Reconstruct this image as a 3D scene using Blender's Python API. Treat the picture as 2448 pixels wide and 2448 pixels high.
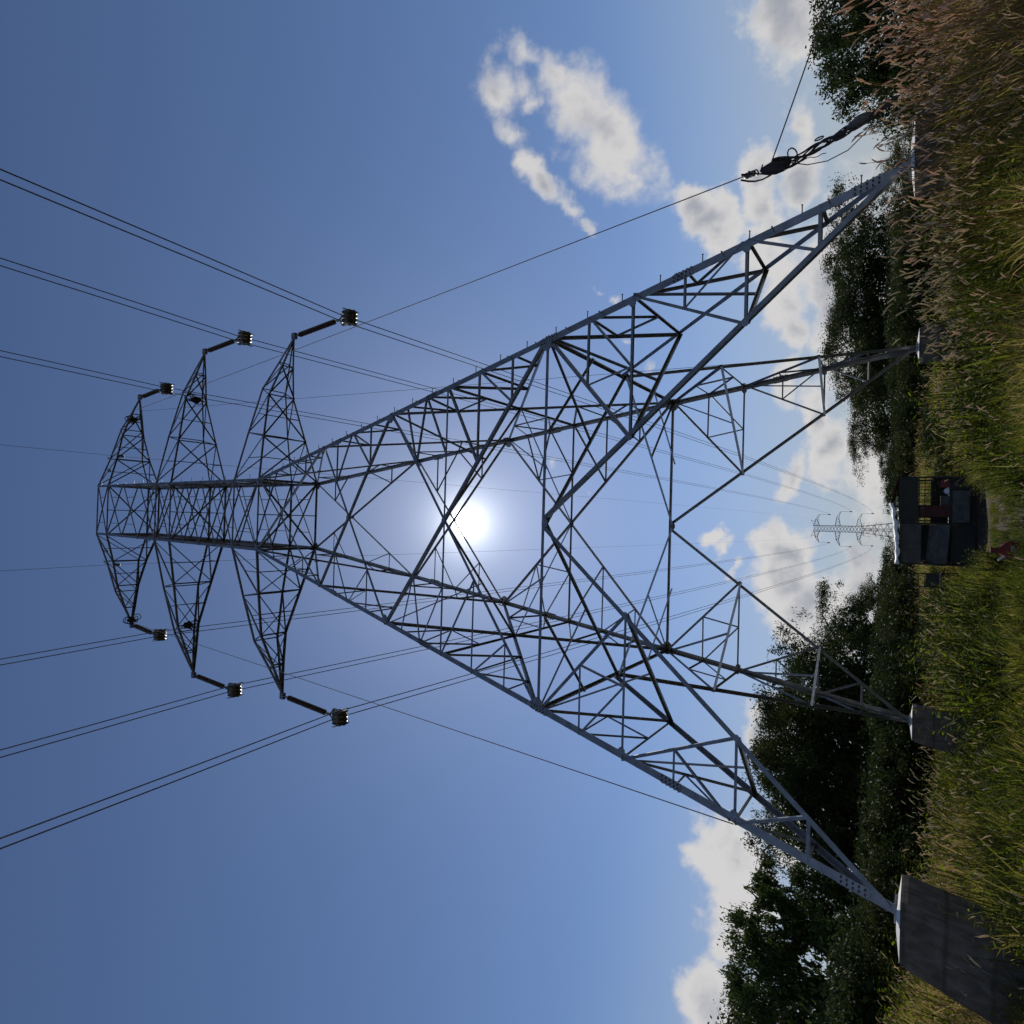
import bpy, math, random
import numpy as np
from mathutils import Vector, Matrix
R = math.radians
SC = bpy.context.scene
COL = SC.collection
for o in list(bpy.data.objects): bpy.data.objects.remove(o)

# ------------------------------------------------------------------ camera
CAM_LOC = Vector((0.180, -19.120, 1.551))
PITCH, ROLL, YAW = R(33.5586), R(1.0804), R(0.5582)
FPX = 1484.0 / 2448.0                      # focal length / picture side
fw = Vector((math.sin(YAW)*math.cos(PITCH), math.cos(YAW)*math.cos(PITCH), math.sin(PITCH)))
rt = Vector((math.cos(YAW), -math.sin(YAW), 0))
up = rt.cross(fw)
e_u = math.cos(ROLL)*rt + math.sin(ROLL)*up
e_v = math.sin(ROLL)*rt - math.cos(ROLL)*up
cd = bpy.data.cameras.new('camera'); cam = bpy.data.objects.new('camera', cd); COL.objects.link(cam)
cd.sensor_fit = 'HORIZONTAL'; cd.sensor_width = 36.0; cd.lens = 36.0*FPX
cd.clip_start = 0.1; cd.clip_end = 6000
M = Matrix((e_v, e_u, -fw)).transposed().to_4x4(); M.translation = CAM_LOC   # the phone was held on its side
cam.matrix_world = M
SC.camera = cam

# ------------------------------------------------------------------ world: sky, sun, clouds
SUN_EL, SUN_AZ = R(37.69), R(-0.81)
sdir = Vector((math.sin(SUN_AZ)*math.cos(SUN_EL), math.cos(SUN_AZ)*math.cos(SUN_EL), math.sin(SUN_EL)))
W = bpy.data.worlds.new('World'); SC.world = W; W.use_nodes = True
nt = W.node_tree; nt.nodes.clear()
def N(t, **k):
    n = nt.nodes.new(t)
    for a, b in k.items(): setattr(n, a, b)
    return n
def setin(n, i, v):
    if isinstance(v, bpy.types.NodeSocket): nt.links.new(v, n.inputs[i])
    else: n.inputs[i].default_value = v
def math_(op, a, b=None, c=None, clamp=False):
    n = N('ShaderNodeMath', operation=op, use_clamp=clamp); setin(n, 0, a)
    if b is not None: setin(n, 1, b)
    if c is not None: setin(n, 2, c)
    return n.outputs[0]
def vmath(op, a, b=None):
    n = N('ShaderNodeVectorMath', operation=op); setin(n, 0, a)
    if b is not None: setin(n, 1, b)
    return n
def sstep(x, lo, hi):
    n = N('ShaderNodeMapRange', interpolation_type='SMOOTHSTEP'); setin(n, 0, x)
    n.inputs[1].default_value = lo; n.inputs[2].default_value = hi
    return n.outputs[0]
def mixc(f, a, b):
    n = N('ShaderNodeMix', data_type='RGBA'); setin(n, 0, f); setin(n, 6, a); setin(n, 7, b)
    return n.outputs[2]
SKY_STRENGTH = 0.094
SUN_STRENGTH = 4.6
EXPOSURE = -0.3
tc = N('ShaderNodeTexCoord'); dirn = vmath('NORMALIZE', tc.outputs['Generated']).outputs[0]
sky = N('ShaderNodeTexSky', sky_type='NISHITA', sun_disc=False)
sky.sun_elevation = SUN_EL; sky.sun_rotation = SUN_AZ
sky.air_density = 1.0; sky.dust_density = 0.15; sky.ozone_density = 3.0; sky.altitude = 200
sep = N('ShaderNodeSeparateXYZ'); nt.links.new(dirn, sep.inputs[0])
az = math_('MULTIPLY', math_('ARCTAN2', sep.outputs[0], sep.outputs[1]), 57.2958)
el = math_('MULTIPLY', math_('ARCSINE', sep.outputs[2]), 57.2958)
cmb = N('ShaderNodeCombineXYZ'); setin(cmb, 0, az); setin(cmb, 1, el)
# slow warp so that no cloud keeps a plain ellipse outline
nz = N('ShaderNodeTexNoise', noise_dimensions='3D'); nt.links.new(dirn, nz.inputs['Vector'])
nz.inputs['Scale'].default_value = 9.0; nz.inputs['Detail'].default_value = 5.0; nz.inputs['Roughness'].default_value = .6
wv = vmath('SUBTRACT', nz.outputs['Color'], (0.5, 0.5, 0.5))
wsc = vmath('MULTIPLY', wv.outputs[0], (6.0, 5.0, 0.0))
pos = vmath('ADD', cmb.outputs[0], wsc.outputs[0]).outputs[0]
# clouds: azimuth, elevation, half length, half height, tilt, weight
CL = [(42.0,26.8,2.6,2.0,50,.8),(39.6,24.6,3.4,2.0,30,.9),(36.6,22.9,4.2,2.4,26,1.1),(33.2,21.2,4.4,2.6,24,1.2),(30.8,20.2,2.6,1.6,18,.95),(29.0,19.6,1.4,.7,10,.5),
      (40.0,28.6,2.6,2.2,40,.85),(37.2,28.5,2.4,1.5,26,.95),(34.6,27.6,2.6,1.2,24,1.05),(32.2,26.5,2.4,1.05,26,1.05),(29.9,25.5,2.1,1.0,24,.95),(28.2,24.6,1.7,.8,25,.75),(38.6,26.6,1.6,1.4,60,.65),
      (27.4,15.9,2.0,1.7,30,1.15),(25.8,15.2,2.3,1.9,36,1.2),(24.2,14.3,2.2,1.6,30,1.05),(28.0,11.4,2.4,2.0,10,1.0),(25.6,11.4,2.8,1.9,20,1.05),(22.5,10.7,3.0,1.9,10,1.15),(19.2,9.6,3.2,1.9,0,1.15),(16.4,9.2,2.4,1.5,0,1.0),
      (19.6,6.8,3.6,1.6,0,1.15),(15.8,6.3,3.8,1.6,0,1.2),(12.6,5.4,3.0,1.4,0,1.05),(31.0,8.2,4.0,1.6,0,.75),(38.6,8.8,3.6,2.6,0,1.15),(12.4,9.8,2.2,1.2,-10,1.0),
      (6.8,6.6,3.0,1.6,0,1.2),(4.6,9.3,2.2,1.4,-15,1.1),(9.3,7.8,2.4,1.3,0,1.15),(8.0,4.2,5.0,1.4,0,1.05),
      (-1.6,15.2,1.3,1.2,-40,1.0),(-2.6,14.2,1.4,1.0,-30,.95),(-4.0,13.4,1.3,.6,-20,.7),(-2.0,9.6,1.9,2.2,0,1.3),(-4.6,9.4,2.2,2.2,0,1.3),(-6.4,7.8,2.6,2.4,0,1.35),(-9.0,6.4,2.6,1.7,0,1.2),
      (-17.6,9.6,2.4,2.2,0,1.15),(-27.4,12.4,2.6,2.2,-10,1.3),(-30.0,11.4,3.2,2.2,0,1.25),(-33.0,11.2,2.2,1.8,0,1.0),(-38.0,11.6,3.2,2.6,0,1.3),(-24.5,8.6,3.0,1.6,0,1.0),
      (17.0,5.2,9.0,2.0,0,1.1),(27.0,8.6,4.0,1.8,0,.95),(4.0,3.6,7.0,1.6,0,1.0),(-6.0,4.4,5.0,1.5,0,.95),(23.0,24.0,1.6,.8,60,.5),(21.8,23.0,1.2,.8,60,.45),(17.0,22.4,1.8,.9,30,.45),(14.4,21.2,1.6,.8,20,.45),(5.2,30.2,1.4,1.1,0,.5),(2.5,26.5,1.2,.8,0,.35)]
best = None
for (a, e, ra, rh, tilt, w) in CL:
    mp = N('ShaderNodeMapping', vector_type='TEXTURE'); nt.links.new(pos, mp.inputs['Vector'])
    mp.inputs['Location'].default_value = (a, e, 0); mp.inputs['Rotation'].default_value = (0, 0, R(-tilt*0+tilt)); mp.inputs['Scale'].default_value = (ra, rh, 1)
    ln = vmath('LENGTH', mp.outputs[0]).outputs['Value']
    val = math_('SUBTRACT', w, math_('MULTIPLY', ln, 0.80))
    best = val if best is None else math_('MAXIMUM', best, val)
# low clouds all round the horizon, so the sky goes on outside the picture
nl = N('ShaderNodeTexNoise'); nt.links.new(dirn, nl.inputs['Vector']); nl.inputs['Scale'].default_value = 3.2; nl.inputs['Detail'].default_value = 3
outside = math_('SUBTRACT', 1.0, sstep(math_('ABSOLUTE', math_('ADD', az, 0.0)), 55, 44), clamp=True)
low = math_('MULTIPLY', sstep(nl.outputs['Fac'], .5, .7), sstep(el, 26, 8))
best = math_('MAXIMUM', best, math_('MULTIPLY', math_('SUBTRACT', math_('MULTIPLY', low, outside), .35), 1.2))
nf = N('ShaderNodeTexNoise'); nt.links.new(dirn, nf.inputs['Vector']); nf.inputs['Scale'].default_value = 22.0
nf.inputs['Detail'].default_value = 9.0; nf.inputs['Roughness'].default_value = .58
dens = math_('ADD', best, math_('MULTIPLY', math_('SUBTRACT', nf.outputs['Fac'], .5), 1.5))
crisp = sstep(dens, .12, .64); soft = sstep(dens, .04, .86)
hi_ = sstep(el, 15, 20)
cov = math_('MULTIPLY', math_('ADD', math_('MULTIPLY', crisp, math_('SUBTRACT', 1.0, hi_)), math_('MULTIPLY', soft, hi_)), .96)
# cloud light: thick cores are greyer, sunward edges paler
ns = N('ShaderNodeTexNoise'); nt.links.new(dirn, ns.inputs['Vector']); ns.inputs['Scale'].default_value = 10.0; ns.inputs['Detail'].default_value = 6
core = sstep(math_('ADD', dens, math_('MULTIPLY', math_('SUBTRACT', ns.outputs['Fac'], .5), 3.2)), .6, 1.6)
ccol = mixc(core, (8.6, 8.4, 8.3, 1), (4.6, 4.8, 5.4, 1))
haze = sstep(el, 22, 0)
stn = N('ShaderNodeMix', data_type='RGBA', blend_type='MULTIPLY'); stn.inputs[0].default_value = 1
nt.links.new(sky.outputs[0], stn.inputs[6]); stn.inputs[7].default_value = (.95, .985, 1.10, 1)   # white balance of the air: a violet blue
skyc = mixc(math_('MULTIPLY', haze, .8), stn.outputs[2], (4.9, 5.1, 5.45, 1))
skyc = mixc(cov, skyc, ccol)
# the sun itself and the bright air round it
sd = vmath('DOT_PRODUCT', dirn, tuple(sdir)).outputs['Value']
th = math_('MULTIPLY', math_('ARCCOSINE', math_('MINIMUM', sd, .999999)), 57.2958)
disc = math_('MULTIPLY', sstep(th, 1.55, .95), 160.0)
g1 = math_('MULTIPLY', math_('EXPONENT', math_('MULTIPLY', th, -.68)), 26.0)
g2 = math_('MULTIPLY', math_('EXPONENT', math_('MULTIPLY', th, -.12)), 2.6)
glow = math_('ADD', disc, math_('ADD', g1, g2))
gcol = N('ShaderNodeMix', data_type='RGBA', blend_type='MULTIPLY'); gcol.inputs[0].default_value = 1
cg = N('ShaderNodeCombineColor'); setin(cg, 0, glow); setin(cg, 1, glow); setin(cg, 2, glow)
nt.links.new(cg.outputs[0], gcol.inputs[6]); gcol.inputs[7].default_value = (.97, .99, .99, 1)
tot = N('ShaderNodeMix', data_type='RGBA', blend_type='ADD'); tot.inputs[0].default_value = 1
nt.links.new(skyc, tot.inputs[6]); nt.links.new(gcol.outputs[2], tot.inputs[7])
bg = N('ShaderNodeBackground'); nt.links.new(tot.outputs[2], bg.inputs[0]); bg.inputs[1].default_value = SKY_STRENGTH
W.cycles.sampling_method = 'NONE'
SC.cycles.use_adaptive_sampling = True; SC.cycles.adaptive_threshold = .03; SC.cycles.max_bounces = 6; SC.cycles.diffuse_bounces = 3; SC.cycles.glossy_bounces = 2; SC.cycles.transmission_bounces = 3; SC.cycles.caustics_reflective = False; SC.cycles.caustics_refractive = False
wo = N('ShaderNodeOutputWorld'); nt.links.new(bg.outputs[0], wo.inputs[0])

sl = bpy.data.lights.new('sun', 'SUN'); sl.energy = SUN_STRENGTH; sl.angle = R(.53); sl.color = (1, .95, .87)
so = bpy.data.objects.new('sun', sl); COL.objects.link(so)
so.rotation_euler = (-sdir).to_track_quat('-Z', 'Y').to_euler(); so.location = (0, 40, 80)
SC.view_settings.view_transform = 'Standard'; SC.view_settings.look = 'None'
SC.view_settings.gamma = 1; SC.view_settings.exposure = EXPOSURE; SC.view_settings.use_curve_mapping = False

# ------------------------------------------------------------------ helpers
def tag(o, label=None, cat=None, group=None, kind=None):
    if label: o['label'] = label
    if cat: o['category'] = cat
    if group: o['group'] = group
    if kind: o['kind'] = kind
    return o
def link(name, me, mat=None, parent=None):
    o = bpy.data.objects.new(name, me); COL.objects.link(o)
    if me is not None and mat is not None and len(me.materials) == 0:
        for m in (mat if isinstance(mat, (list, tuple)) else [mat]): me.materials.append(m)
    if parent: o.parent = parent
    return o
def empty(name, loc, rz=0):
    o = link(name, None); o.location = loc; o.rotation_euler = (0, 0, rz); o.empty_display_size = .2
    return o
class MB:
    def __init__(s): s.v = []; s.f = []; s.m = []
    def add(s, vs, fs, mi=0):
        b = len(s.v); s.v += [tuple(x) for x in vs]; s.f += [tuple(b+i for i in f) for f in fs]; s.m += [mi]*len(fs)
    def box(s, c, d, rot=None, mi=0, taper=1.0):
        hx, hy, hz = d[0]/2, d[1]/2, d[2]/2
        vs = [Vector((x*hx*(taper if z > 0 else 1), y*hy*(taper if z > 0 else 1), z*hz)) for z in (-1, 1) for y in (-1, 1) for x in (-1, 1)]
        if rot is not None: vs = [rot @ v for v in vs]
        vs = [v+Vector(c) for v in vs]
        s.add(vs, [(0, 2, 3, 1), (4, 5, 7, 6), (0, 1, 5, 4), (2, 6, 7, 3), (0, 4, 6, 2), (1, 3, 7, 5)], mi)
    def tube(s, pts, rad, n=6, mi=0, cap=True):
        pts = [Vector(p) for p in pts]; k = len(pts)
        rs = rad if isinstance(rad, (list, tuple)) else [rad]*k
        b = len(s.v); ref = None
        for i, p in enumerate(pts):
            d = (pts[min(i+1, k-1)]-pts[max(i-1, 0)]).normalized()
            if ref is None: ref = Vector((0, 0, 1)) if abs(d.z) < .9 else Vector((1, 0, 0))
            a = d.cross(ref).normalized(); c = d.cross(a).normalized(); ref = a.cross(d) if a.length else ref
            for j in range(n):
                t = 2*math.pi*j/n; s.v.append(tuple(p+(a*math.cos(t)+c*math.sin(t))*rs[i]))
        for i in range(k-1):
            for j in range(n):
                s.f.append((b+i*n+j, b+i*n+(j+1) % n, b+(i+1)*n+(j+1) % n, b+(i+1)*n+j)); s.m.append(mi)
        if cap:
            s.f.append(tuple(b+j for j in range(n))[::-1]); s.m.append(mi)
            s.f.append(tuple(b+(k-1)*n+j for j in range(n))); s.m.append(mi)
    def lathe(s, base, axis, prof, n=12, mi=0):
        base = Vector(base); ax = Vector(axis).normalized()
        ref = Vector((1, 0, 0)) if abs(ax.x) < .9 else Vector((0, 1, 0))
        a = ax.cross(ref).normalized(); c = ax.cross(a); b = len(s.v)
        for (t, r) in prof:
            for j in range(n):
                q = 2*math.pi*j/n; s.v.append(tuple(base+ax*t+(a*math.cos(q)+c*math.sin(q))*r))
        for i in range(len(prof)-1):
            for j in range(n):
                s.f.append((b+i*n+j, b+i*n+(j+1) % n, b+(i+1)*n+(j+1) % n, b+(i+1)*n+j)); s.m.append(mi)
        s.f.append(tuple(b+j for j in range(n))); s.m.append(mi)
        s.f.append(tuple(b+(len(prof)-1)*n+j for j in range(n))); s.m.append(mi)
    def angle(s, p0, p1, w, na, nb=None, t=None, mi=0):
        """an L section from p0 to p1; the first flange lies along (axis x na), the second along -na"""
        p0, p1 = Vector(p0), Vector(p1); d = (p1-p0).normalized(); na = Vector(na)
        na = (na-d*na.dot(d)).normalized()
        if nb is None: fl = d.cross(na)
        else: nb = Vector(nb); fl = (nb-d*nb.dot(d)); fl = (fl-na*fl.dot(na)).normalized() if False else fl.normalized()
        t = t or max(.006, w*.1); inn = -na
        pr = [Vector((0, 0)), Vector((w, 0)), Vector((w, t)), Vector((t, t)), Vector((t, w)), Vector((0, w))]
        vs = []
        for q in (p0, p1):
            for c in pr: vs.append(q+fl*(c.x-w*.35 if nb is None else c.x)+inn*c.y)
        fs = [(i, (i+1) % 6, 6+(i+1) % 6, 6+i) for i in range(6)]
        fs += [(3, 2, 1, 0), (0, 5, 4, 3), (6, 7, 8, 9), (9, 10, 11, 6)]
        s.add(vs, fs, mi)
    def mesh(s, name, smooth=False):
        me = bpy.data.meshes.new(name); me.from_pydata(s.v, [], s.f); me.update()
        if any(s.m): me.polygons.foreach_set('material_index', s.m)
        if smooth: me.polygons.foreach_set('use_smooth', [True]*len(me.polygons))
        return me
    def build(s, name, mat, parent=None, smooth=False): return link(name, s.mesh(name, smooth), mat, parent)

def mat(name, col, rough=.7, metal=0, spec=.4, noise=None, bump=None, col2=None, scale=8, transl=0, stops=(.35, .65)):
    m = bpy.data.materials.new(name); m.use_nodes = True; t = m.node_tree; n = t.nodes; b = n['Principled BSDF']
    b.inputs['Base Color'].default_value = (*col, 1); b.inputs['Roughness'].default_value = rough
    b.inputs['Metallic'].default_value = metal; b.inputs['Specular IOR Level'].default_value = spec
    if col2 is not None:
        tc = n.new('ShaderNodeTexCoord'); nz = n.new('ShaderNodeTexNoise'); nz.inputs['Scale'].default_value = scale
        nz.inputs['Detail'].default_value = 8; nz.inputs['Roughness'].default_value = .65
        t.links.new(tc.outputs['Object'], nz.inputs['Vector'])
        cr = n.new('ShaderNodeValToRGB'); cr.color_ramp.elements[0].position = stops[0]; cr.color_ramp.elements[1].position = stops[1]
        cr.color_ramp.elements[0].color = (*col, 1); cr.color_ramp.elements[1].color = (*col2, 1)
        t.links.new(nz.outputs['Fac'], cr.inputs[0]); t.links.new(cr.outputs[0], b.inputs['Base Color'])
        if bump:
            bp = n.new('ShaderNodeBump'); bp.inputs['Strength'].default_value = bump; bp.inputs['Distance'].default_value = .02
            t.links.new(nz.outputs['Fac'], bp.inputs['Height']); t.links.new(bp.outputs[0], b.inputs['Normal'])
    return m
def leafmat(name, stops, rough=.55, transl=.35, spec=.35, attr=None, tcol=1.6):
    """foliage: colour varies from piece to piece; thin blades let light through"""
    m = bpy.data.materials.new(name); m.use_nodes = True; t = m.node_tree; n = t.nodes; b = n['Principled BSDF']; out = n['Material Output']
    cr = n.new('ShaderNodeValToRGB'); e = cr.color_ramp.elements
    while len(e) < len(stops): e.new(.5)
    for i, (p, c) in enumerate(stops): e[i].position = p; e[i].color = (*c, 1)
    if attr:
        a = n.new('ShaderNodeAttribute'); a.attribute_type = 'INSTANCER'; a.attribute_name = attr
        oi = n.new('ShaderNodeNewGeometry'); mm = n.new('ShaderNodeMath'); mm.operation = 'MULTIPLY_ADD'
        t.links.new(oi.outputs['Random Per Island'], mm.inputs[0]); mm.inputs[1].default_value = .56
        m2 = n.new('ShaderNodeMath'); m2.operation = 'SUBTRACT'; t.links.new(a.outputs['Fac'], m2.inputs[0]); m2.inputs[1].default_value = .28
        t.links.new(m2.outputs[0], mm.inputs[2]); t.links.new(mm.outputs[0], cr.inputs[0])
    else:
        g = n.new('ShaderNodeNewGeometry'); t.links.new(g.outputs['Random Per Island'], cr.inputs[0])
    t.links.new(cr.outputs[0], b.inputs['Base Color']); b.inputs['Roughness'].default_value = rough; b.inputs['Specular IOR Level'].default_value = spec
    tr = n.new('ShaderNodeBsdfTranslucent'); mx = n.new('ShaderNodeMixShader'); mx.inputs[0].default_value = transl
    hs = n.new('ShaderNodeHueSaturation'); hs.inputs['Value'].default_value = tcol; hs.inputs['Saturation'].default_value = 1.1
    t.links.new(cr.outputs[0], hs.inputs['Color']); t.links.new(hs.outputs[0], tr.inputs[0])
    t.links.new(b.outputs[0], mx.inputs[1]); t.links.new(tr.outputs[0], mx.inputs[2]); t.links.new(mx.outputs[0], out.inputs[0])
    return m
STEEL = mat('galvanised_steel', (.20, .205, .215), .42, .6, .5, col2=(.31, .315, .325), scale=3.0)
STEEL2 = mat('galvanised_angle', (.17, .172, .178), .42, .55, .5, col2=(.27, .272, .28), scale=4.0)
STEEL3 = mat('glint_angle', (.30, .305, .31), .30, .75, .5, col2=(.42, .425, .43), scale=5)  # same angle steel, colour made paler to stand in for sun glints on plan braces
BOLT = mat('bolt_steel', (.10, .09, .08), .6, .5)
CONC = mat('concrete', (.125, .102, .082), .92, 0, .2, col2=(.20, .168, .138), scale=5.0, bump=.5)
CAPM = mat('pale_coping', (.62, .60, .55), .8, 0, .3, col2=(.72, .70, .66), scale=9)  # near-white colour, far paler than the pedestal concrete
RUBBER = mat('insulator_glaze', (.045, .03, .03), .3, 0, .5, col2=(.07, .05, .05), scale=6)
ALU = mat('conductor_aluminium', (.20, .18, .175), .55, .5)
def concrete_wear(m):
    t = m.node_tree; n = t.nodes; b = n['Principled BSDF']; src = b.inputs['Base Color'].links[0].from_socket
    tc = n.new('ShaderNodeTexCoord'); mp = n.new('ShaderNodeMapping'); mp.inputs['Scale'].default_value = (6, 6, 1.8); t.links.new(tc.outputs['Object'], mp.inputs['Vector'])
    nz = n.new('ShaderNodeTexNoise'); nz.inputs['Scale'].default_value = 1.6; nz.inputs['Detail'].default_value = 7; t.links.new(mp.outputs[0], nz.inputs['Vector'])
    cr = n.new('ShaderNodeValToRGB'); cr.color_ramp.elements[0].position = .38; cr.color_ramp.elements[1].position = .62; cr.color_ramp.elements[0].color = (.35, .33, .30, 1); cr.color_ramp.elements[1].color = (1, 1, 1, 1)
    t.links.new(nz.outputs['Fac'], cr.inputs[0]); mx = n.new('ShaderNodeMix'); mx.data_type = 'RGBA'; mx.blend_type = 'MULTIPLY'; mx.inputs[0].default_value = .55
    t.links.new(src, mx.inputs[6]); t.links.new(cr.outputs[0], mx.inputs[7])
    wv = n.new('ShaderNodeTexWave'); wv.bands_direction = 'Z'; wv.inputs['Scale'].default_value = .55; wv.inputs['Distortion'].default_value = 1.2; t.links.new(tc.outputs['Object'], wv.inputs['Vector'])
    c2 = n.new('ShaderNodeValToRGB'); c2.color_ramp.elements[0].position = .0; c2.color_ramp.elements[1].position = .06; c2.color_ramp.elements[0].color = (.6, .58, .55, 1); c2.color_ramp.elements[1].color = (1, 1, 1, 1)
    t.links.new(wv.outputs['Fac'], c2.inputs[0]); m2 = n.new('ShaderNodeMix'); m2.data_type = 'RGBA'; m2.blend_type = 'MULTIPLY'; m2.inputs[0].default_value = .8
    t.links.new(mx.outputs[2], m2.inputs[6]); t.links.new(c2.outputs[0], m2.inputs[7]); t.links.new(m2.outputs[2], b.inputs['Base Color'])
concrete_wear(CONC)
ROPE = mat('rope_fibre', (.16, .13, .10), .9)
DROPE = mat('dark_rope', (.05, .042, .038), .9)
BLK = mat('block_casting', (.16, .15, .13), .55, .5, col2=(.24, .22, .19), scale=12)
SHEAVE = mat('sheave_aluminium', (.13, .12, .105), .5, .6)
CANVAS = mat('black_canvas', (.03, .028, .032), .9, col2=(.06, .055, .06), scale=14, bump=.5)

# ------------------------------------------------------------------ ground
def terrain(x, y):
    x = np.asarray(x, float); y = np.asarray(y, float)
    z = .05*np.clip(y-12, 0, 55)
    z = z+1.9*np.exp(-(((x+19)/7)**2+((y+1)/9)**2))+.55*np.exp(-(((x-9)/6)**2+((y+9)/5)**2))
    z = z+.06*np.sin(x*.9+1.3)*np.cos(y*.7)+.04*np.sin(x*2.1-y*1.7)
    return z
ax = np.concatenate([-np.geomspace(2500, 42, 16), np.linspace(-40, 40, 130), np.geomspace(42, 2500, 16)])
X, Y = np.meshgrid(ax, ax); Z = terrain(X, Y)
nA = len(ax); me = bpy.data.meshes.new('ground')
vv = np.stack([X.ravel(), Y.ravel(), Z.ravel()], 1)
idx = np.arange(nA*nA).reshape(nA, nA)
ff = np.stack([idx[:-1, :-1].ravel(), idx[:-1, 1:].ravel(), idx[1:, 1:].ravel(), idx[1:, :-1].ravel()], 1)
me.from_pydata(vv.tolist(), [], ff.tolist()); me.polygons.foreach_set('use_smooth', [True]*len(ff))
GROUND = mat('soil', (.030, .021, .012), .95, 0, .1, col2=(.060, .042, .024), scale=.6, bump=.8)
tag(link('ground', me, GROUND), kind='structure')

# ------------------------------------------------------------------ footings
A = 6.5; BT = 1.82; PSI = R(.3719)
def rz(v, a):
    c, s = math.cos(a), math.sin(a); return Vector((c*v[0]-s*v[1], s*v[0]+c*v[1], v[2]))
foot_lab = {(-1, -1): 'large shaded concrete footing under the near tower leg, beside the lone broad bank',
            (1, -1): 'concrete footing half hidden by brown plumed grass under the near leg with climbing pins',
            (-1, 1): 'concrete footing with a bright coping under the far tower leg, before the tall dark trees',
            (1, 1): 'concrete footing behind arching pale grass plumes under the far tower leg'}
foot_lab[(-1, -1)] = 'largest concrete footing in view, two shaded faces, under a near tower leg'
for (sx, sy), lab in foot_lab.items():
    c = rz((sx*A, sy*A, 0), PSI); f = empty('concrete_footing', (c.x, c.y, 0), PSI)
    m = MB(); h, s0, sl_ = BT-.05, .52, .15
    zb = -.4; vs = []
    for z in (zb, h-.10, h):
        off = (h-z)*sl_; g = s0+(h-z)*.045-(.02 if z == h else 0)
        for (px, py) in ((-1, -1), (1, -1), (1, 1), (-1, 1)): vs.append((sx*off+px*g, sy*off+py*g, z))
    m.add(vs, [(0, 1, 5, 4), (1, 2, 6, 5), (2, 3, 7, 6), (3, 0, 4, 7), (4, 5, 9, 8), (5, 6, 10, 9), (6, 7, 11, 10), (7, 4, 8, 11), (3, 2, 1, 0), (8, 9, 10, 11)])
    pd = m.build('pedestal', CONC, f); bv = pd.modifiers.new('worn_edges', 'BEVEL'); bv.width = .018; bv.segments = 2
    m = MB(); vs = []
    for (z, g) in ((h+.002, .50), (h+.062, .16)):
        for (px, py) in ((-1, -1), (1, -1), (1, 1), (-1, 1)): vs.append((px*g, py*g, z))
    m.add(vs, [(0, 1, 5, 4), (1, 2, 6, 5), (2, 3, 7, 6), (3, 0, 4, 7), (4, 5, 6, 7), (3, 2, 1, 0)])
    m.build('coping', CAPM, f)
    tag(f, lab, 'footing', 'tower footings')

# ------------------------------------------------------------------ the big tower
HW = 3.917; HT = 6.445
def bw(h): return 1-.1895*h if h <= HW else .2577-.0257*(h-HW)/(HT-HW)*1.0
TOWER = empty('transmission_tower', (0, 0, BT), PSI)
tag(TOWER, 'tall galvanised lattice pylon straddling the grass in the foreground', 'pylon', 'pylons of the line')
def fpt(k, x, h, out=0.0):
    """point on face k (0 towards the camera, 1 right, 2 far, 3 left), x across the face, h up, in units of the half base"""
    b = bw(h)+out; v = [(x, -b), (b, x), (-x, b), (-b, -x)][k]
    return Vector((v[0]*A, v[1]*A, h*A))
fnorm = [Vector((0, -1, .19)), Vector((1, 0, .19)), Vector((0, 1, .19)), Vector((-1, 0, .19))]
def bar(name, p0, p1, w, n, parent=TOWER, m=STEEL2, shrink=0.0):
    mb = MB(); p0, p1 = Vector(p0), Vector(p1); w *= .76
    if shrink:
        d = (p1-p0).normalized(); p0 = p0+d*shrink; p1 = p1-d*shrink
    mb.angle(p0, p1, w, n); return mb.build(name, m, parent)
legs = []
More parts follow.
